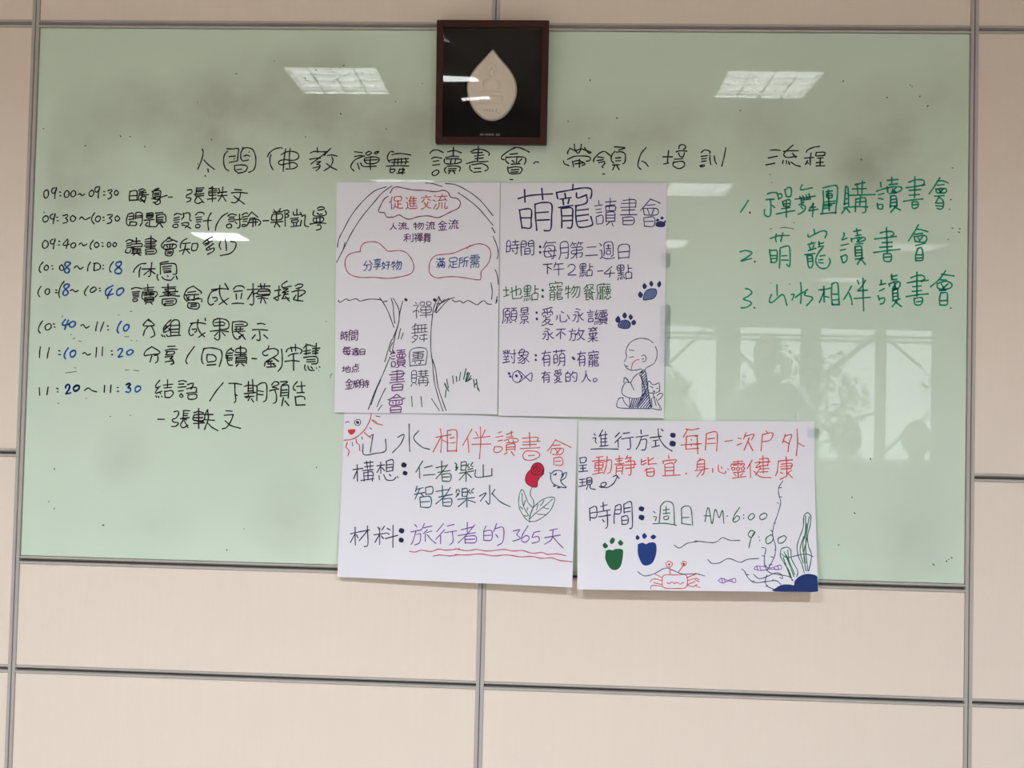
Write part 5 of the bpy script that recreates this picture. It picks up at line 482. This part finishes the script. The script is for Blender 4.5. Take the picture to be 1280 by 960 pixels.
for rw in by_rows(decode(INK['agenda_blue']), ROWZ):
    if rw: board_ink(rw, .0044, ink(6, 84, 168), 'handwriting', 'blue corrected digits')
for rw in by_rows(decode(INK['green_list']), [1.7842,1.6715,1.5592]):
    if rw: board_ink(rw, .0041, ink(0, 148, 114), 'handwriting', 'green handwritten list entry')
board_ink(decode(INK['green_dots']), .004, ink(50, 62, 48), 'marker_dots', 'dark dots after the numbers')
board_ink(decode(INK['old_marks']), .0020, ink(92, 98, 84), 'old_marker_trace', 'faint unwiped marker traces')
# scattered specks left by the wiper
bm = bmesh.new()
for x, z in [(-1.1701, 1.9534), (-0.9407, 1.9350), (-1.0603, 1.9107), (-0.9018, 1.9084), (-0.7670, 2.0266), (-0.6668, 2.1026), (-0.7283, 1.9312), (-0.3929, 1.9992), (-0.2513, 2.0337), (-0.2741, 1.9612), (-0.4825, 1.9402), (-0.5696, 2.1367), (0.9858, 2.0559), (1.0446, 2.0889), (1.0886, 2.0367), (1.0686, 2.0608), (1.1492, 1.8802), (1.1461, 1.7998), (1.1444, 1.7757), (1.1508, 1.7297), (1.1665, 1.7200), (1.1684, 1.7280), (1.1509, 1.5299), (0.9245, 1.8996), (1.0486, 2.0848), (0.1898, 1.9868), (0.2455, 1.9423), (0.8843, 0.9358), (1.1130, 0.8953), (1.1516, 0.9082), (1.1574, 0.9123), (1.1459, 0.9021), (0.9141, 1.0554), (0.9224, 1.0140), (0.9578, 1.1517), (-0.9787, 0.9306), (-0.9746, 0.9307), (-1.1619, 1.7360), (-1.1089, 1.2784), (1.1413, 1.7015), (-0.6293, 1.8979), (-0.6649, 1.8825), (0.6234, 2.0203), (-0.4597, 2.1123), (-0.9655, 1.9352), (0.8790, 2.0973), (-0.1844, 2.0810), (0.3122, 1.9983), (0.2442, 2.0942), (-0.4876, 2.0916), (-0.3880, 2.1265), (-0.7615, 1.8672), (-0.4286, 1.0932), (-1.1086, 1.0713), (-0.6113, 0.9322), (-1.1059, 0.9719), (-1.1221, 0.9880), (-0.6529, 0.8766)]:
    stroke(bm, [Vector((x, z)), Vector((x+rnd.uniform(-.003, .003), z+rnd.uniform(-.003, .003)))], .0026, board_fn, rnd)
tag(on_board(link('marker_speck', bm, ink(58, 62, 50))), kind='stuff')

# ------------------------------------------------------------------ posters
CORN = {'p1': [(-0.3982, 1.8233), (0.0204, 1.8283), (0.0283, 1.2395), (-0.386, 1.2345)], 'p2': [(0.0227, 1.8273), (0.4419, 1.8324), (0.4448, 1.2397), (0.0305, 1.2362)], 'p3': [(-0.3621, 1.2422), (0.2303, 1.2312), (0.2248, 0.817), (-0.3641, 0.8222)], 'p4': [(0.2327, 1.2286), (0.8184, 1.2405), (0.8224, 0.8255), (0.2371, 0.8137)]}
OFF = {'p1': (3, 3, 7, 7), 'p2': (4, 4, 9, 9), 'p3': (2, 2, 36, 20), 'p4': (3, 3, 46, 44)}
def surf(k, u, v, lift=0.0):
    c = CORN[k]; o = OFF[k]
    X = (1-v)*((1-u)*c[0][0]+u*c[1][0])+v*((1-u)*c[3][0]+u*c[2][0])
    Z = (1-v)*((1-u)*c[0][1]+u*c[1][1])+v*((1-u)*c[3][1]+u*c[2][1])
    ot = (1-u)*o[0]+u*o[1]; ob = (1-u)*o[3]+u*o[2]
    off = ot+(ob-ot)*v*v+.5*math.sin(u*7+v*3+ord(k[1]))*math.sin(u*3.1416)*v
    return (X, BY-off/1000-lift, Z)
def paper(k, label):
    bm = bmesh.new(); n = 20; th = .0003
    F = [[bm.verts.new(surf(k, i/n, j/n, th)) for i in range(n+1)] for j in range(n+1)]
    B = [[bm.verts.new(surf(k, i/n, j/n, 0)) for i in range(n+1)] for j in range(n+1)]
    for j in range(n):
        for i in range(n):
            bm.faces.new((F[j][i], F[j+1][i], F[j+1][i+1], F[j][i+1]))
            bm.faces.new((B[j][i], B[j][i+1], B[j+1][i+1], B[j+1][i]))
    for i in range(n):
        bm.faces.new((F[0][i], F[0][i+1], B[0][i+1], B[0][i])); bm.faces.new((F[n][i+1], F[n][i], B[n][i], B[n][i+1]))
        bm.faces.new((F[i+1][0], F[i][0], B[i][0], B[i+1][0])); bm.faces.new((F[i][n], F[i+1][n], B[i+1][n], B[i][n]))
    bmesh.ops.recalc_face_normals(bm, faces=bm.faces)
    for e in bm.edges:
        if len(e.link_faces) == 2 and e.calc_face_angle(0) > .5: e.smooth = False
    o = link('poster', bm, M['paper'], smooth=True)
    tag(o, label, 'poster')
    return o
def clusters(items, gx, gy):
    """group strokes whose boxes lie within gx, gy (metres) of each other"""
    B = [(min(p.x for p in s)-gx/2, max(p.x for p in s)+gx/2, min(p.y for p in s)-gy/2, max(p.y for p in s)+gy/2) for s in items]
    par = list(range(len(items)))
    def f(i):
        while par[i] != i: i = par[i]
        return i
    for i in range(len(items)):
        for j in range(i):
            if B[i][0] < B[j][1] and B[j][0] < B[i][1] and B[i][2] < B[j][3] and B[j][2] < B[i][3]: par[f(i)] = f(j)
    out = {}
    for i in range(len(items)): out.setdefault(f(i), []).append(items[i])
    return list(out.values())
def put(k, sheet, layer, w, m, name, label, fill=False, lift=.0007, gap=None):
    """pen work of one colour on a sheet; gap=(x, y) px splits it into separate drawings or lines of writing"""
    c = CORN[k]; W = c[1][0]-c[0][0]; H = c[0][1]-c[3][1]
    fn = lambda v: surf(k, min(max(v.x/W, .001), .999), min(max(-v.y/H, .001), .999), lift)
    items = [[Vector((a/2000*W, -b/2000*H)) for a, b in st] for lname in layer.split('+') for st in decode(INK[lname])]
    if gap is None and name == 'handwriting': gap = (13, 1)
    for grp in (clusters(items, gap[0]*.00203, gap[1]*.00203) if gap else [items]):
        bm = bmesh.new()
        for P in grp:
            if fill: filled(bm, P, fn)
            else: stroke(bm, P, w, fn, rnd)
        bmesh.ops.recalc_face_normals(bm, faces=bm.faces)
        o = link(name, bm, m, sheet)
        if label: o['label'] = label
        if len(grp) > 1: o['kind'] = 'stuff'
    return o
px = .00203*1.14
s1 = paper('p1', 'portrait paper poster with a large drawn tree and speech clouds, upper left of the four')
put('p1', s1, 'p1_black', 1.0*px, ink(44, 48, 62), 'drawing', 'dark pen outline of a broad tree')
put('p1', s1, 'p1_dots', 3.0*px, ink(30, 30, 36), 'ink_dot', None, gap=(1, 1))
put('p1', s1, 'p1_grass', 1.2*px, ink(14, 84, 66), 'drawing', 'green grass strokes')
put('p1', s1, 'p1_cloud', 1.1*px, ink(112, 44, 78), 'drawing', 'plum cloud outline')
put('p1', s1, 'p1_bubble', 1.0*px, ink(164, 66, 80), 'drawing', 'red bubble outline', gap=(1, 1))
put('p1', s1, 'p1_maroon', 1.1*px, ink(186, 74, 66), 'handwriting', 'red handwriting in the cloud', gap=(13, 1))
put('p1', s1, 'p1_purple', 1.05*px, ink(92, 34, 100), 'handwriting', 'purple handwriting')
put('p1', s1, 'p1_blue', 1.1*px, ink(22, 76, 138), 'handwriting', 'blue handwriting in the bubbles')
put('p1', s1, 'p1_dark', .95*px, ink(62, 58, 86), 'handwriting', 'grey handwriting down the trunk', gap=(1, 14))
put('p1', s1, 'p1_violet', 1.2*px, ink(108, 42, 118), 'handwriting', 'violet handwriting down the trunk', gap=(1, 14))
s2 = paper('p2', 'portrait paper poster with paw prints and a bald child and cat drawn at lower right')
put('p2', s2, 'p2_title', 1.7*px, ink(30, 32, 84), 'handwriting', 'large navy heading characters')
put('p2', s2, 'p2_navy', 1.1*px, ink(40, 42, 100), 'handwriting', 'navy handwriting')
put('p2', s2, 'p2_green', 1.1*px, ink(34, 98, 62), 'handwriting', 'green handwriting')
put('p2', s2, 'p2_purple', 1.1*px, ink(66, 36, 118), 'handwriting', 'purple handwriting')
put('p2', s2, 'p2_draw+p2_bracket', .9*px, ink(52, 66, 104), 'drawing', 'bald child in prayer beside a cat')
put('p2', s2, 'p2_hatch', 1.1*px, ink(38, 58, 104), 'drawing', 'blue hatching of the robe')
put('p2', s2, 'p2_cheek', 1.0*px, ink(196, 88, 100), 'drawing', 'red cheek line')
put('p2', s2, 'p2_fish+p2_circle', 1.0*px, ink(66, 40, 120), 'drawing', None, gap=(2, 2))
put('p2', s2, 'p2_dots', 2.4*px, ink(66, 40, 120), 'ink_dot', None, gap=(1, 1))
put('p2', s2, 'p2_gdots', 2.6*px, ink(34, 98, 62), 'ink_dot', None, gap=(1, 1))
put('p2', s2, 'paw_toe+paw_small+paw_smalltoe', 1*px, ink(34, 44, 108), 'paw_print', 'navy paw toes', fill=True, lift=.0005, gap=(5, 5))
put('p2', s2, 'paw_pad', 1*px, ink(96, 112, 160), 'paw_print', 'blue shaded paw pads', fill=True, lift=.0005, gap=(1, 1))
put('p2', s2, 'paw_toe+paw_pad+paw_hatch', .9*px, ink(34, 44, 100), 'paw_print', 'navy paw outlines', gap=(5, 5))
s3 = paper('p3', 'landscape paper poster with a sun corner, red rose and small bird, lower left')
put('p3', s3, 'p3_sunray', 1.1*px, ink(196, 74, 66), 'drawing', 'red sun rays in the corner')
put('p3', s3, 'p3_sunmark+p3_eye', .9*px, ink(56, 62, 96), 'drawing', 'navy sun face lines')
put('p3', s3, 'p3_pupil', 3.2*px, ink(24, 26, 44), 'ink_dot', None)
put('p3', s3, 'p3_mouth', 1*px, ink(214, 50, 50), 'drawing', 'red smiling mouth', fill=True)
put('p3', s3, 'p3_teal', 1.2*px, ink(34, 78, 82), 'handwriting', 'teal heading characters')
put('p3', s3, 'p3_red', 1.1*px, ink(204, 82, 74), 'handwriting', 'red heading characters')
put('p3', s3, 'p3_navy', 1.2*px, ink(38, 40, 76), 'handwriting', 'navy handwriting')
put('p3', s3, 'p3_green', 1.2*px, ink(38, 88, 66), 'handwriting', 'dark green handwriting')
put('p3', s3, 'p3_teal2', 1.2*px, ink(26, 78, 96), 'handwriting', 'teal handwriting')
put('p3', s3, 'p3_purple', 1.1*px, ink(112, 66, 158), 'handwriting', 'purple handwriting')
put('p3', s3, 'p3_dots', 5.2*px, ink(20, 24, 66), 'ink_dot', None, gap=(1, 1))
put('p3', s3, 'p3_wave', 1.0*px, ink(186, 66, 88), 'drawing', 'wavy red underline', gap=(0.1, 0.1))
put('p3', s3, 'p3_rose', 1*px, ink(196, 26, 66), 'drawing', 'crimson rose bloom', fill=True, lift=.0005)
put('p3', s3, 'p3_rose+p3_spiral', .9*px, ink(112, 16, 46), 'drawing', 'dark rose petal lines', lift=.0008)
put('p3', s3, 'p3_leaf', .9*px, ink(48, 96, 74), 'drawing', 'green leaf and stem lines', gap=(1, 1))
put('p3', s3, 'p3_bird', 1.1*px, ink(30, 76, 106), 'drawing', 'small blue bird')
s4 = paper('p4', 'landscape paper poster with a red crab, seaweed and two footprints, lower right')
put('p4', s4, 'p4_navy', 1.2*px, ink(32, 38, 88), 'handwriting', 'navy handwriting')
put('p4', s4, 'p4_red', 1.15*px, ink(214, 74, 70), 'handwriting', 'red handwriting')
put('p4', s4, 'p4_green', 1.1*px, ink(34, 98, 62), 'handwriting', 'green handwriting')
o = put('p4', s4, 'p4_dots', 5.6*px, ink(24, 28, 88), 'ink_dot', None, gap=(1, 1))
put('p4', s4, 'p4_stop', 2*px, ink(190, 80, 80), 'ink_dot', None)
put('p4', s4, 'p4_navywave', .9*px, ink(52, 76, 108), 'drawing', 'dark wave and weed lines')
put('p4', s4, 'p4_weed', 1.0*px, ink(28, 104, 74), 'drawing', 'green seaweed')
put('p4', s4, 'p4_crab', .95*px, ink(206, 92, 92), 'drawing', 'red crab')
put('p4', s4, 'p4_crabdots', 2.2*px, ink(196, 60, 60), 'ink_dot', None, gap=(1, 1))
put('p4', s4, 'p4_violet', .9*px, ink(140, 92, 190), 'drawing', 'violet fish', gap=(2, 2))
put('p4', s4, 'p4_footg+p4_footg_toe', 1*px, ink(4, 92, 54), 'footprint', 'green footprint', fill=True, gap=(5, 5))
put('p4', s4, 'p4_footb+p4_footb_toe', 1*px, ink(8, 50, 128), 'footprint', 'blue footprint', fill=True, gap=(5, 5))
put('p4', s4, 'p4_rock', 1*px, ink(4, 40, 106), 'drawing', 'solid blue rocks', fill=True, lift=.0009)
# clear tape over paper edges
def tape(sheet, k, u0, u1, v0, v1, out):
    bm = bmesh.new(); n = 4
    rows = []
    for j in range(n+1):
        v = v0+(v1-v0)*j/n
        a = Vector(surf(k, u0, v, .0012)); b = Vector(surf(k, 1.0, v, .0012)); c = Vector((b.x+out, BY-.0008, b.z+.001*math.sin(j)))
        rows.append([bm.verts.new(p) for p in (a, b, c)])
    for j in range(n):
        for i in range(2): bm.faces.new((rows[j][i], rows[j+1][i], rows[j+1][i+1], rows[j][i+1]))
    link('tape', bm, M['tape'], sheet)
tape(s2, 'p2', .97, 1, .30, .36, .012); tape(s2, 'p2', .97, 1, .52, .78, .014); tape(s4, 'p4', .97, 1, .04, .10, .012)

# ------------------------------------------------------------------ framed plaque
TILT = math.radians(5.9)
FW, FH, FD = .2815, .3045, .024
fr = empty('picture_frame', (-.0035, -.0355, 1.9205), (TILT, 0, -.004))
tag(fr, 'dark red wooden box frame holding a pale leaf-shaped plaque, hung over the board', 'picture frame')
# local frame: x right, z up from bottom edge, y=0 is the front face
def moulding(name, pts, depth=FD):
    bm = bmesh.new()
    f = [bm.verts.new((x, 0.0, z)) for x, z in pts]; b = [bm.verts.new((x, depth, z)) for x, z in pts]
    bm.faces.new(f); bm.faces.new(b[::-1])
    for i in range(4): bm.faces.new((f[i], b[i], b[(i+1) % 4], f[(i+1) % 4]))
    bmesh.ops.recalc_face_normals(bm, faces=bm.faces)
    bmesh.ops.bevel(bm, geom=list(bm.edges), offset=.0012, segments=2, affect='EDGES')
    return link(name, bm, M['wood'], fr)
B = .0170; h = FW/2
moulding('moulding', [(-h, 0), (h, 0), (h-B, B), (-h+B, B)])
moulding('moulding', [(-h+B, FH-B), (h-B, FH-B), (h, FH), (-h, FH)])
moulding('moulding', [(-h, 0), (-h+B, B), (-h+B, FH-B), (-h, FH)])
moulding('moulding', [(h-B, B), (h, 0), (h, FH), (h-B, FH-B)])
mt = newbox('mat_board', (-h+B*.5, h-B*.5, .017, .022, B*.5, FH-B*.5), M['mat'], fr)
# plaque outline, in mm about the middle of the frame
LEAF = [(0.5, 84), (5, 80), (14, 69), (26, 55), (38, 42), (50, 26), (59, 8), (63, -12), (61, -34), (53, -55), (41, -73), (25, -86), (8, -92.5),
        (-4, -93), (-20, -88.5), (-37, -76), (-50, -60), (-59, -40), (-64, -16), (-62, 6), (-53, 25), (-41, 41), (-29, 54), (-16, 68), (-5, 80)]
LP = [Vector(p) for p in LEAF]; LP = LP+[LP[0]]
LS = smooth([p*.001 for p in LP])[:-1]
LS2 = []
for i, p in enumerate(LS):
    q = LS[(i+1) % len(LS)]; LS2 += [p, (p+q)/2]
CZ = FH/2; CC = Vector((-.001, -.014))
def sm(t): t = max(0, min(1, t)); return t*t*(3-2*t)
def ell(x, z, cx, cz, rx, rz, hgt, soft=.45):
    d = math.hypot((x-cx)/rx, (z-cz)/rz); return hgt*sm((1-d)/soft)
def relief(x, z):
    x *= 1000; z *= 1000; c = 0
    c = max(c, ell(x, z, -2, 30, 13, 20, 1.0, .15))   # halo
    c = max(c, ell(x, z, -1.5, 25, 8, 12, 3.6, .35))                      # head
    c = max(c, ell(x, z, -1.5, 38, 3.5, 5, 2.2, .8))                       # topknot
    c = max(c, ell(x, z, -1.5, 14, 5, 6, 1.8, .8))                         # neck
    w = 22 if z < 8 else 22-(z-8)*.9
    if -24 < z < 14: c = max(c, ell(x, z, -2, -10, 23, 25, 2.5, .4)*sm((z+24)/5))
    c = max(c, ell(x, z, -19, -4, 6, 15, 3.0, .8), ell(x, z, 15, -4, 6, 15, 3.0, .8))      # arms
    c = max(c, ell(x, z, -2, -16, 12, 4, 3.2, .8))                         # hands
    if -29 < z < -20: c = max(c, 2.6*sm((26-abs(x+2))/4)*sm((-20-z)/3)*sm((z+29)/3))   # crossed legs
    if -47 < z < -30: c = max(c, 2.6*sm((31-abs(x+1))/5)*sm((-30-z)/4)*sm((z+47)/4))   # seat
    if -59 < z < -47: c = max(c, 1.1*sm((35-abs(x+1))/5)*sm((-47-z)/4)*sm((z+59)/4))
    return c*.0015
bm = bmesh.new(); NR = 46; rings = []
for r in range(1, NR+1):
    t = r/NR; ring = []
    for p in LS2:
        q = CC+(p-CC)*t
        hgt = .0050*sm((1-t)/.06)+.0004*sm((t-.86)/.05)*sm((1-t)/.04)+relief(q.x, q.y)*(1 if t < .97 else 0)
        ring.append(bm.verts.new((q.x, .0165-.002-hgt, CZ+q.y)))
    rings.append(ring)
cv = bm.verts.new((CC.x, .0165-.002-.005-relief(CC.x, CC.y), CZ+CC.y))
n = len(LS2)
for i in range(n): bm.faces.new((cv, rings[0][i], rings[0][(i+1) % n]))
for r in range(NR-1):
    for i in range(n): bm.faces.new((rings[r][i], rings[r+1][i], rings[r+1][(i+1) % n], rings[r][(i+1) % n]))
low = [bm.verts.new((p.x, .0172, CZ+p.y)) for p in LS2]
for i in range(n): bm.faces.new((rings[-1][i], low[i], low[(i+1) % n], rings[-1][(i+1) % n]))
bmesh.ops.recalc_face_normals(bm, faces=bm.faces)
pl = link('leaf_plaque', bm, M['plaque'], fr, smooth=True); pl['label'] = 'cream leaf-shaped plaque with a seated figure in relief'
# brush signature pressed into the plaque
bm = bmesh.new()
def plq(v): return (v.x, .0165-.002-.0054, CZ+v.y)
for st in [[(-21, -66), (-16, -69), (-13, -66)], [(-10, -65), (-11, -71)], [(-4, -64), (-6, -69), (-2, -70)], [(1, -66), (4, -64), (2, -69), (6, -70)], [(10, -68), (13, -64), (12, -71), (17, -75), (23, -76)]]:
    stroke(bm, [Vector(p)*.001 for p in st], .0014, plq, rnd)
tag(link('signature', bm, ink(196, 178, 162), pl), kind='stuff')
# tiny caption under the plaque
bm = bmesh.new()
def mtf(v): return (v.x, .0166, CZ+v.y)
x = -29
for wd in (3.2, 2.6, 2.0, 0, 2.4, 3.0, 3.0, 2.6, 2.8, 3.0, 2.6, 0, 0, 0, 3.2, 3.0, 3.2):
    if wd: 
        stroke(bm, [Vector((x, -126))*.001, Vector((x+wd, -125.6))*.001], .0011, mtf, rnd)
        stroke(bm, [Vector((x+wd*.5, -123.6))*.001, Vector((x+wd*.4, -128.2))*.001], .0010, mtf, rnd)
        stroke(bm, [Vector((x+.3, -128.2))*.001, Vector((x+wd-.2, -128))*.001], .0009, mtf, rnd)
    x += 3.4 if wd else 1.6
tag(link('caption', bm, ink(176, 172, 164), mt), kind='stuff')
# glass, very slightly bowed like ordinary picture glass
bm = bmesh.new(); n = 18
g = [[bm.verts.new((-h+B*.6+(FW-B*1.2)*i/n, .0045-.0009*math.sin(math.pi*i/n)*math.sin(math.pi*j/n), B*.6+(FH-B*1.2)*j/n)) for i in range(n+1)] for j in range(n+1)]
for j in range(n):
    for i in range(n): bm.faces.new((g[j][i], g[j][i+1], g[j+1][i+1], g[j+1][i]))
link('glass', bm, M['glass'], fr, smooth=True)

# ------------------------------------------------------------------ people behind the camera, mirrored faintly in the board
def skin_body(name, joints, edges, m, parent, root=0):
    me = bpy.data.meshes.new(name); me.from_pydata([j[0] for j in joints], edges, [])
    me.materials.append(m)
    o = bpy.data.objects.new(name, me); COL.objects.link(o); o.parent = parent
    md = o.modifiers.new('skin', 'SKIN'); md.use_smooth_shade = True
    for i, j in enumerate(joints): me.skin_vertices[0].data[i].radius = (j[1], j[2] if len(j) > 2 else j[1])
    me.skin_vertices[0].data[root].use_root = True
    s = o.modifiers.new('sub', 'SUBSURF'); s.levels = 1; s.render_levels = 1
    return o
MS = mat('skin_tone', srgb(190, 150, 125), .6); MH = mat('black_hair', (.015, .013, .012, 1), .5)
def head(parent, z, x=0, y=0, s=1.0):
    bm = bmesh.new()
    bmesh.ops.create_uvsphere(bm, u_segments=20, v_segments=14, radius=1)
    for v in bm.verts:
        c = v.co; w = .075*(1-.18*max(0, -c.z)); v.co = Vector((c.x*w*s, c.y*.095*s, c.z*.115*s))
        if c.y > .07*s and abs(c.x) < .015 and -.03 < c.z < .02: v.co.y += .016*s
    hd = link('head', bm, MS, parent, smooth=True); hd.location = (x, y, z)
    for sx in (-1, 1):
        bm = bmesh.new(); bmesh.ops.create_uvsphere(bm, u_segments=8, v_segments=6, radius=.011*s)
        e = link('eye', bm, MH, hd); e.location = (sx*.03*s, .083*s, .008*s)
        bm = bmesh.new(); bmesh.ops.create_uvsphere(bm, u_segments=8, v_segments=6, radius=.022*s)
        e = link('ear', bm, MS, hd); e.location = (sx*.073*s, 0, 0); e.scale = (.4, .8, 1.2)
    bm = bmesh.new(); box(bm, -.022*s, .022*s, .083*s, .09*s, -.053*s, -.046*s)
    link('mouth', bm, mat('lips', srgb(150, 80, 75), .5), hd)
    bm = bmesh.new(); bmesh.ops.create_uvsphere(bm, u_segments=20, v_segments=14, radius=1)
    for v in list(bm.verts):
        if (v.co.y > .35 and v.co.z < .45) or v.co.z < -.55: bm.verts.remove(v)
    for v in bm.verts: v.co = Vector((v.co.x*.084*s, v.co.y*.104*s, v.co.z*.125*s))
    link('hair', bm, MH, hd, smooth=True)
def person(loc, rz, height, seated, cloth, label, hands_up=False):
    k = height/1.72
    root = empty('person', loc, (0, 0, rz)); tag(root, label, 'person')
    mc = mat('cloth', cloth, .8)
    drop = .355*k if seated else 0
    Z = lambda z: z*k-drop
    knee = [(-.12*k, .42*k, .50*k), (.12*k, .42*k, .50*k)] if seated else [(-.10*k, .02, .50*k), (.10*k, .02, .50*k)]
    foot = [(-.12*k, .42*k, .09), (.12*k, .42*k, .09)] if seated else [(-.11*k, 0, .09), (.11*k, 0, .09)]
    if hands_up:
        el = [(-.26*k, .16, Z(1.18)), (.26*k, .16, Z(1.18))]; ha = [(-.07, .36, Z(1.44)), (.07, .36, Z(1.44))]
    else:
        el = [(-.25*k, .04, Z(1.12)), (.25*k, .04, Z(1.12))]; ha = [(-.13, .30, Z(.96)), (.13, .30, Z(.96))]
    J = [((0, 0, Z(.92)), .15*k, .11*k), ((0, 0, Z(1.12)), .13*k, .10*k), ((0, 0, Z(1.32)), .15*k, .10*k), ((0, 0, Z(1.44)), .07*k), ((0, .01, Z(1.53)), .05*k),
         ((-.17*k, 0, Z(1.38)), .06*k), (el[0], .045*k), (ha[0], .03*k), ((.17*k, 0, Z(1.38)), .06*k), (el[1], .045*k), (ha[1], .03*k),
         ((-.10*k, 0, Z(.86)), .09*k), (knee[0], .065*k), (foot[0], .045*k), ((foot[0][0], foot[0][1]+.14, .05), .04),
         ((.10*k, 0, Z(.86)), .09*k), (knee[1], .065*k), (foot[1], .045*k), ((foot[1][0], foot[1][1]+.14, .05), .04)]
    E = [(0, 1), (1, 2), (2, 3), (3, 4), (2, 5), (5, 6), (6, 7), (2, 8), (8, 9), (9, 10), (0, 11), (11, 12), (12, 13), (13, 14), (0, 15), (15, 16), (16, 17), (17, 18)]
    skin_body('body', J, E, mc, root)
    for sx, hp in ((-1, ha[0]), (1, ha[1])):
        b = Vector(hp); up = Vector((0, .3, 1)).normalized() if hands_up else Vector((0, 1, -.2)).normalized()
        HJ = [(tuple(b), .026), (tuple(b+up*.07), .034, .016)]; HE = [(0, 1)]
        for q in range(4):
            a = len(HJ); base = b+up*.07+Vector((sx*(-.027+.018*q), 0, 0)); ln = (.07, .078, .072, .058)[q]
            HJ += [(tuple(base+up*.012), .009), (tuple(base+up*(ln*.55)+Vector((0, .008, 0))), .008), (tuple(base+up*ln+Vector((-sx*.004, .02, 0))), .007)]
            HE += [(1, a), (a, a+1), (a+1, a+2)]
        a = len(HJ); HJ += [(tuple(b+up*.03+Vector((-sx*.035, .01, 0))), .010), (tuple(b+up*.06+Vector((-sx*.05, .02, 0))), .009)]
        HE += [(0, a), (a, a+1)]
        skin_body('hand', HJ, HE, MS, root)
    head(root, Z(1.61), 0, .015)
    return root
def chair(loc, rz, label):
    root = empty('chair', loc, (0, 0, rz)); tag(root, label, 'chair', 'chairs of the seated audience')
    mp = M.setdefault('seatblue', mat('seat_plastic', srgb(60, 75, 95), .5))
    newbox('seat', (-.21, .21, -.2, .22, .37, .40), mp, root, bevel=.01)
    newbox('backrest', (-.2, .2, -.30, -.275, .55, .85), mp, root, bevel=.01)
    for sx in (-1, 1):
        for sy in (-1, 1):
            bm = bmesh.new(); tube(bm, (sx*.18, sy*.19-.01, 0), (sx*.18, sy*.18-.01, .37), .012)
            link('leg', bm, M['steel'], root)
        bm = bmesh.new(); tube(bm, (sx*.17, -.19, .385), (sx*.17, -.287, .84), .011); link('back_post', bm, M['steel'], root)
person((1.42, -3.25, 0), .15, 1.72, False, srgb(120, 125, 130), 'standing person in grey clothes raising both hands to the chest, behind the camera', True)
person((1.78, -2.95, 0), .1, 1.56, True, srgb(150, 120, 110), 'seated person in dusty rose clothes, nearer the board')
chair((1.78, -2.95, 0), .1, 'blue plastic chair under the person in dusty rose')
person((2.35, -3.45, 0), .2, 1.54, True, srgb(70, 90, 110), 'seated person in slate blue clothes, at the right')
chair((2.35, -3.45, 0), .2, 'blue plastic chair under the person in slate blue')
person((1.30, -6.30, 0), 0, 1.58, False, srgb(150, 150, 135), 'standing person in pale clothes farther back in the room')

# ------------------------------------------------------------------ outside the windows: trees and steel bracing
for q, (x, y, hh, rr) in enumerate(((2.2, -24, 3.0, 2.0), (7.2, -25, 3.4, 2.0), (11.5, -22, 4.2, 2.3))):
    root = empty('tree', (x, y, -1)); tag(root, 'leafy green tree outside the windows, %s of three' % ('leftmost', 'middle', 'rightmost')[q], 'tree', 'trees outside the windows')
    bm = bmesh.new(); tube(bm, (0, 0, 0), (.2, 0, hh*.6), .22, 10, .12)
    for a in range(5): tube(bm, (.15, 0, hh*.45), (math.cos(a*1.3)*rr*.6, math.sin(a*1.3)*rr*.5, hh*.8+.3*math.sin(a*2)), .07, 6, .03)
    link('trunk', bm, M['bark'], root)
    bm = bmesh.new()
    for i in range(1700):
        th, ph, rad = rnd.uniform(0, 6.283), math.acos(rnd.uniform(-1, 1)), rr*rnd.uniform(.35, 1)**.6
        cpt = Vector((math.cos(th)*math.sin(ph)*rad, math.sin(th)*math.sin(ph)*rad, hh*.8+math.cos(ph)*rad*.8))
        if (math.sin(cpt.x*2.3+q)+math.sin(cpt.z*2.9)+math.sin(cpt.y*2.1)) < -.1: continue
        a = Vector((rnd.gauss(0, 1), rnd.gauss(0, 1), rnd.gauss(0, 1))).normalized()*.11
        b = a.cross(Vector((rnd.gauss(0, 1), rnd.gauss(0, 1), 1))).normalized()*.06
        bm.faces.new([bm.verts.new(cpt+v) for v in (a, b, -a, -b)])
    tag(link('foliage', bm, M['leaf'], root), kind='stuff')
sc = empty('steel_truss', (4.2, -15.2, 0)); tag(sc, 'diagonal steel bracing standing outside the windows', 'truss')
for (x0, z0, x1, z1, r) in ((-1.9, 2.2, -1.2, 2.9, .03), (-1.2, 2.9, -.6, 2.2, .03), (-1.1, 2.75, .35, 1.5, .045), (-.9, .2, .2, 1.5, .04), (.35, 1.6, 1.9, 2.85, .05), (.4, 1.5, 1.6, .5, .045),
                            (.5, .9, 1.9, 1.4, .03), (1.9, 0, 1.9, 3.1, .06), (1.9, 2.8, 2.6, 2.2, .03), (1.9, .6, 2.7, 1.3, .03), (-2.2, 2.65, 2.9, 2.65, .03), (-2.2, 0, -2.2, 3.1, .05)):
    bm = bmesh.new(); tube(bm, (x0, 0, z0), (x1, 0, z1), r, 8); link('brace', bm, M['steel'], sc)
tag(newbox('terrace', (-6, 14, -30, RY-.25, -.3, -.05), M['floor']), kind='structure')
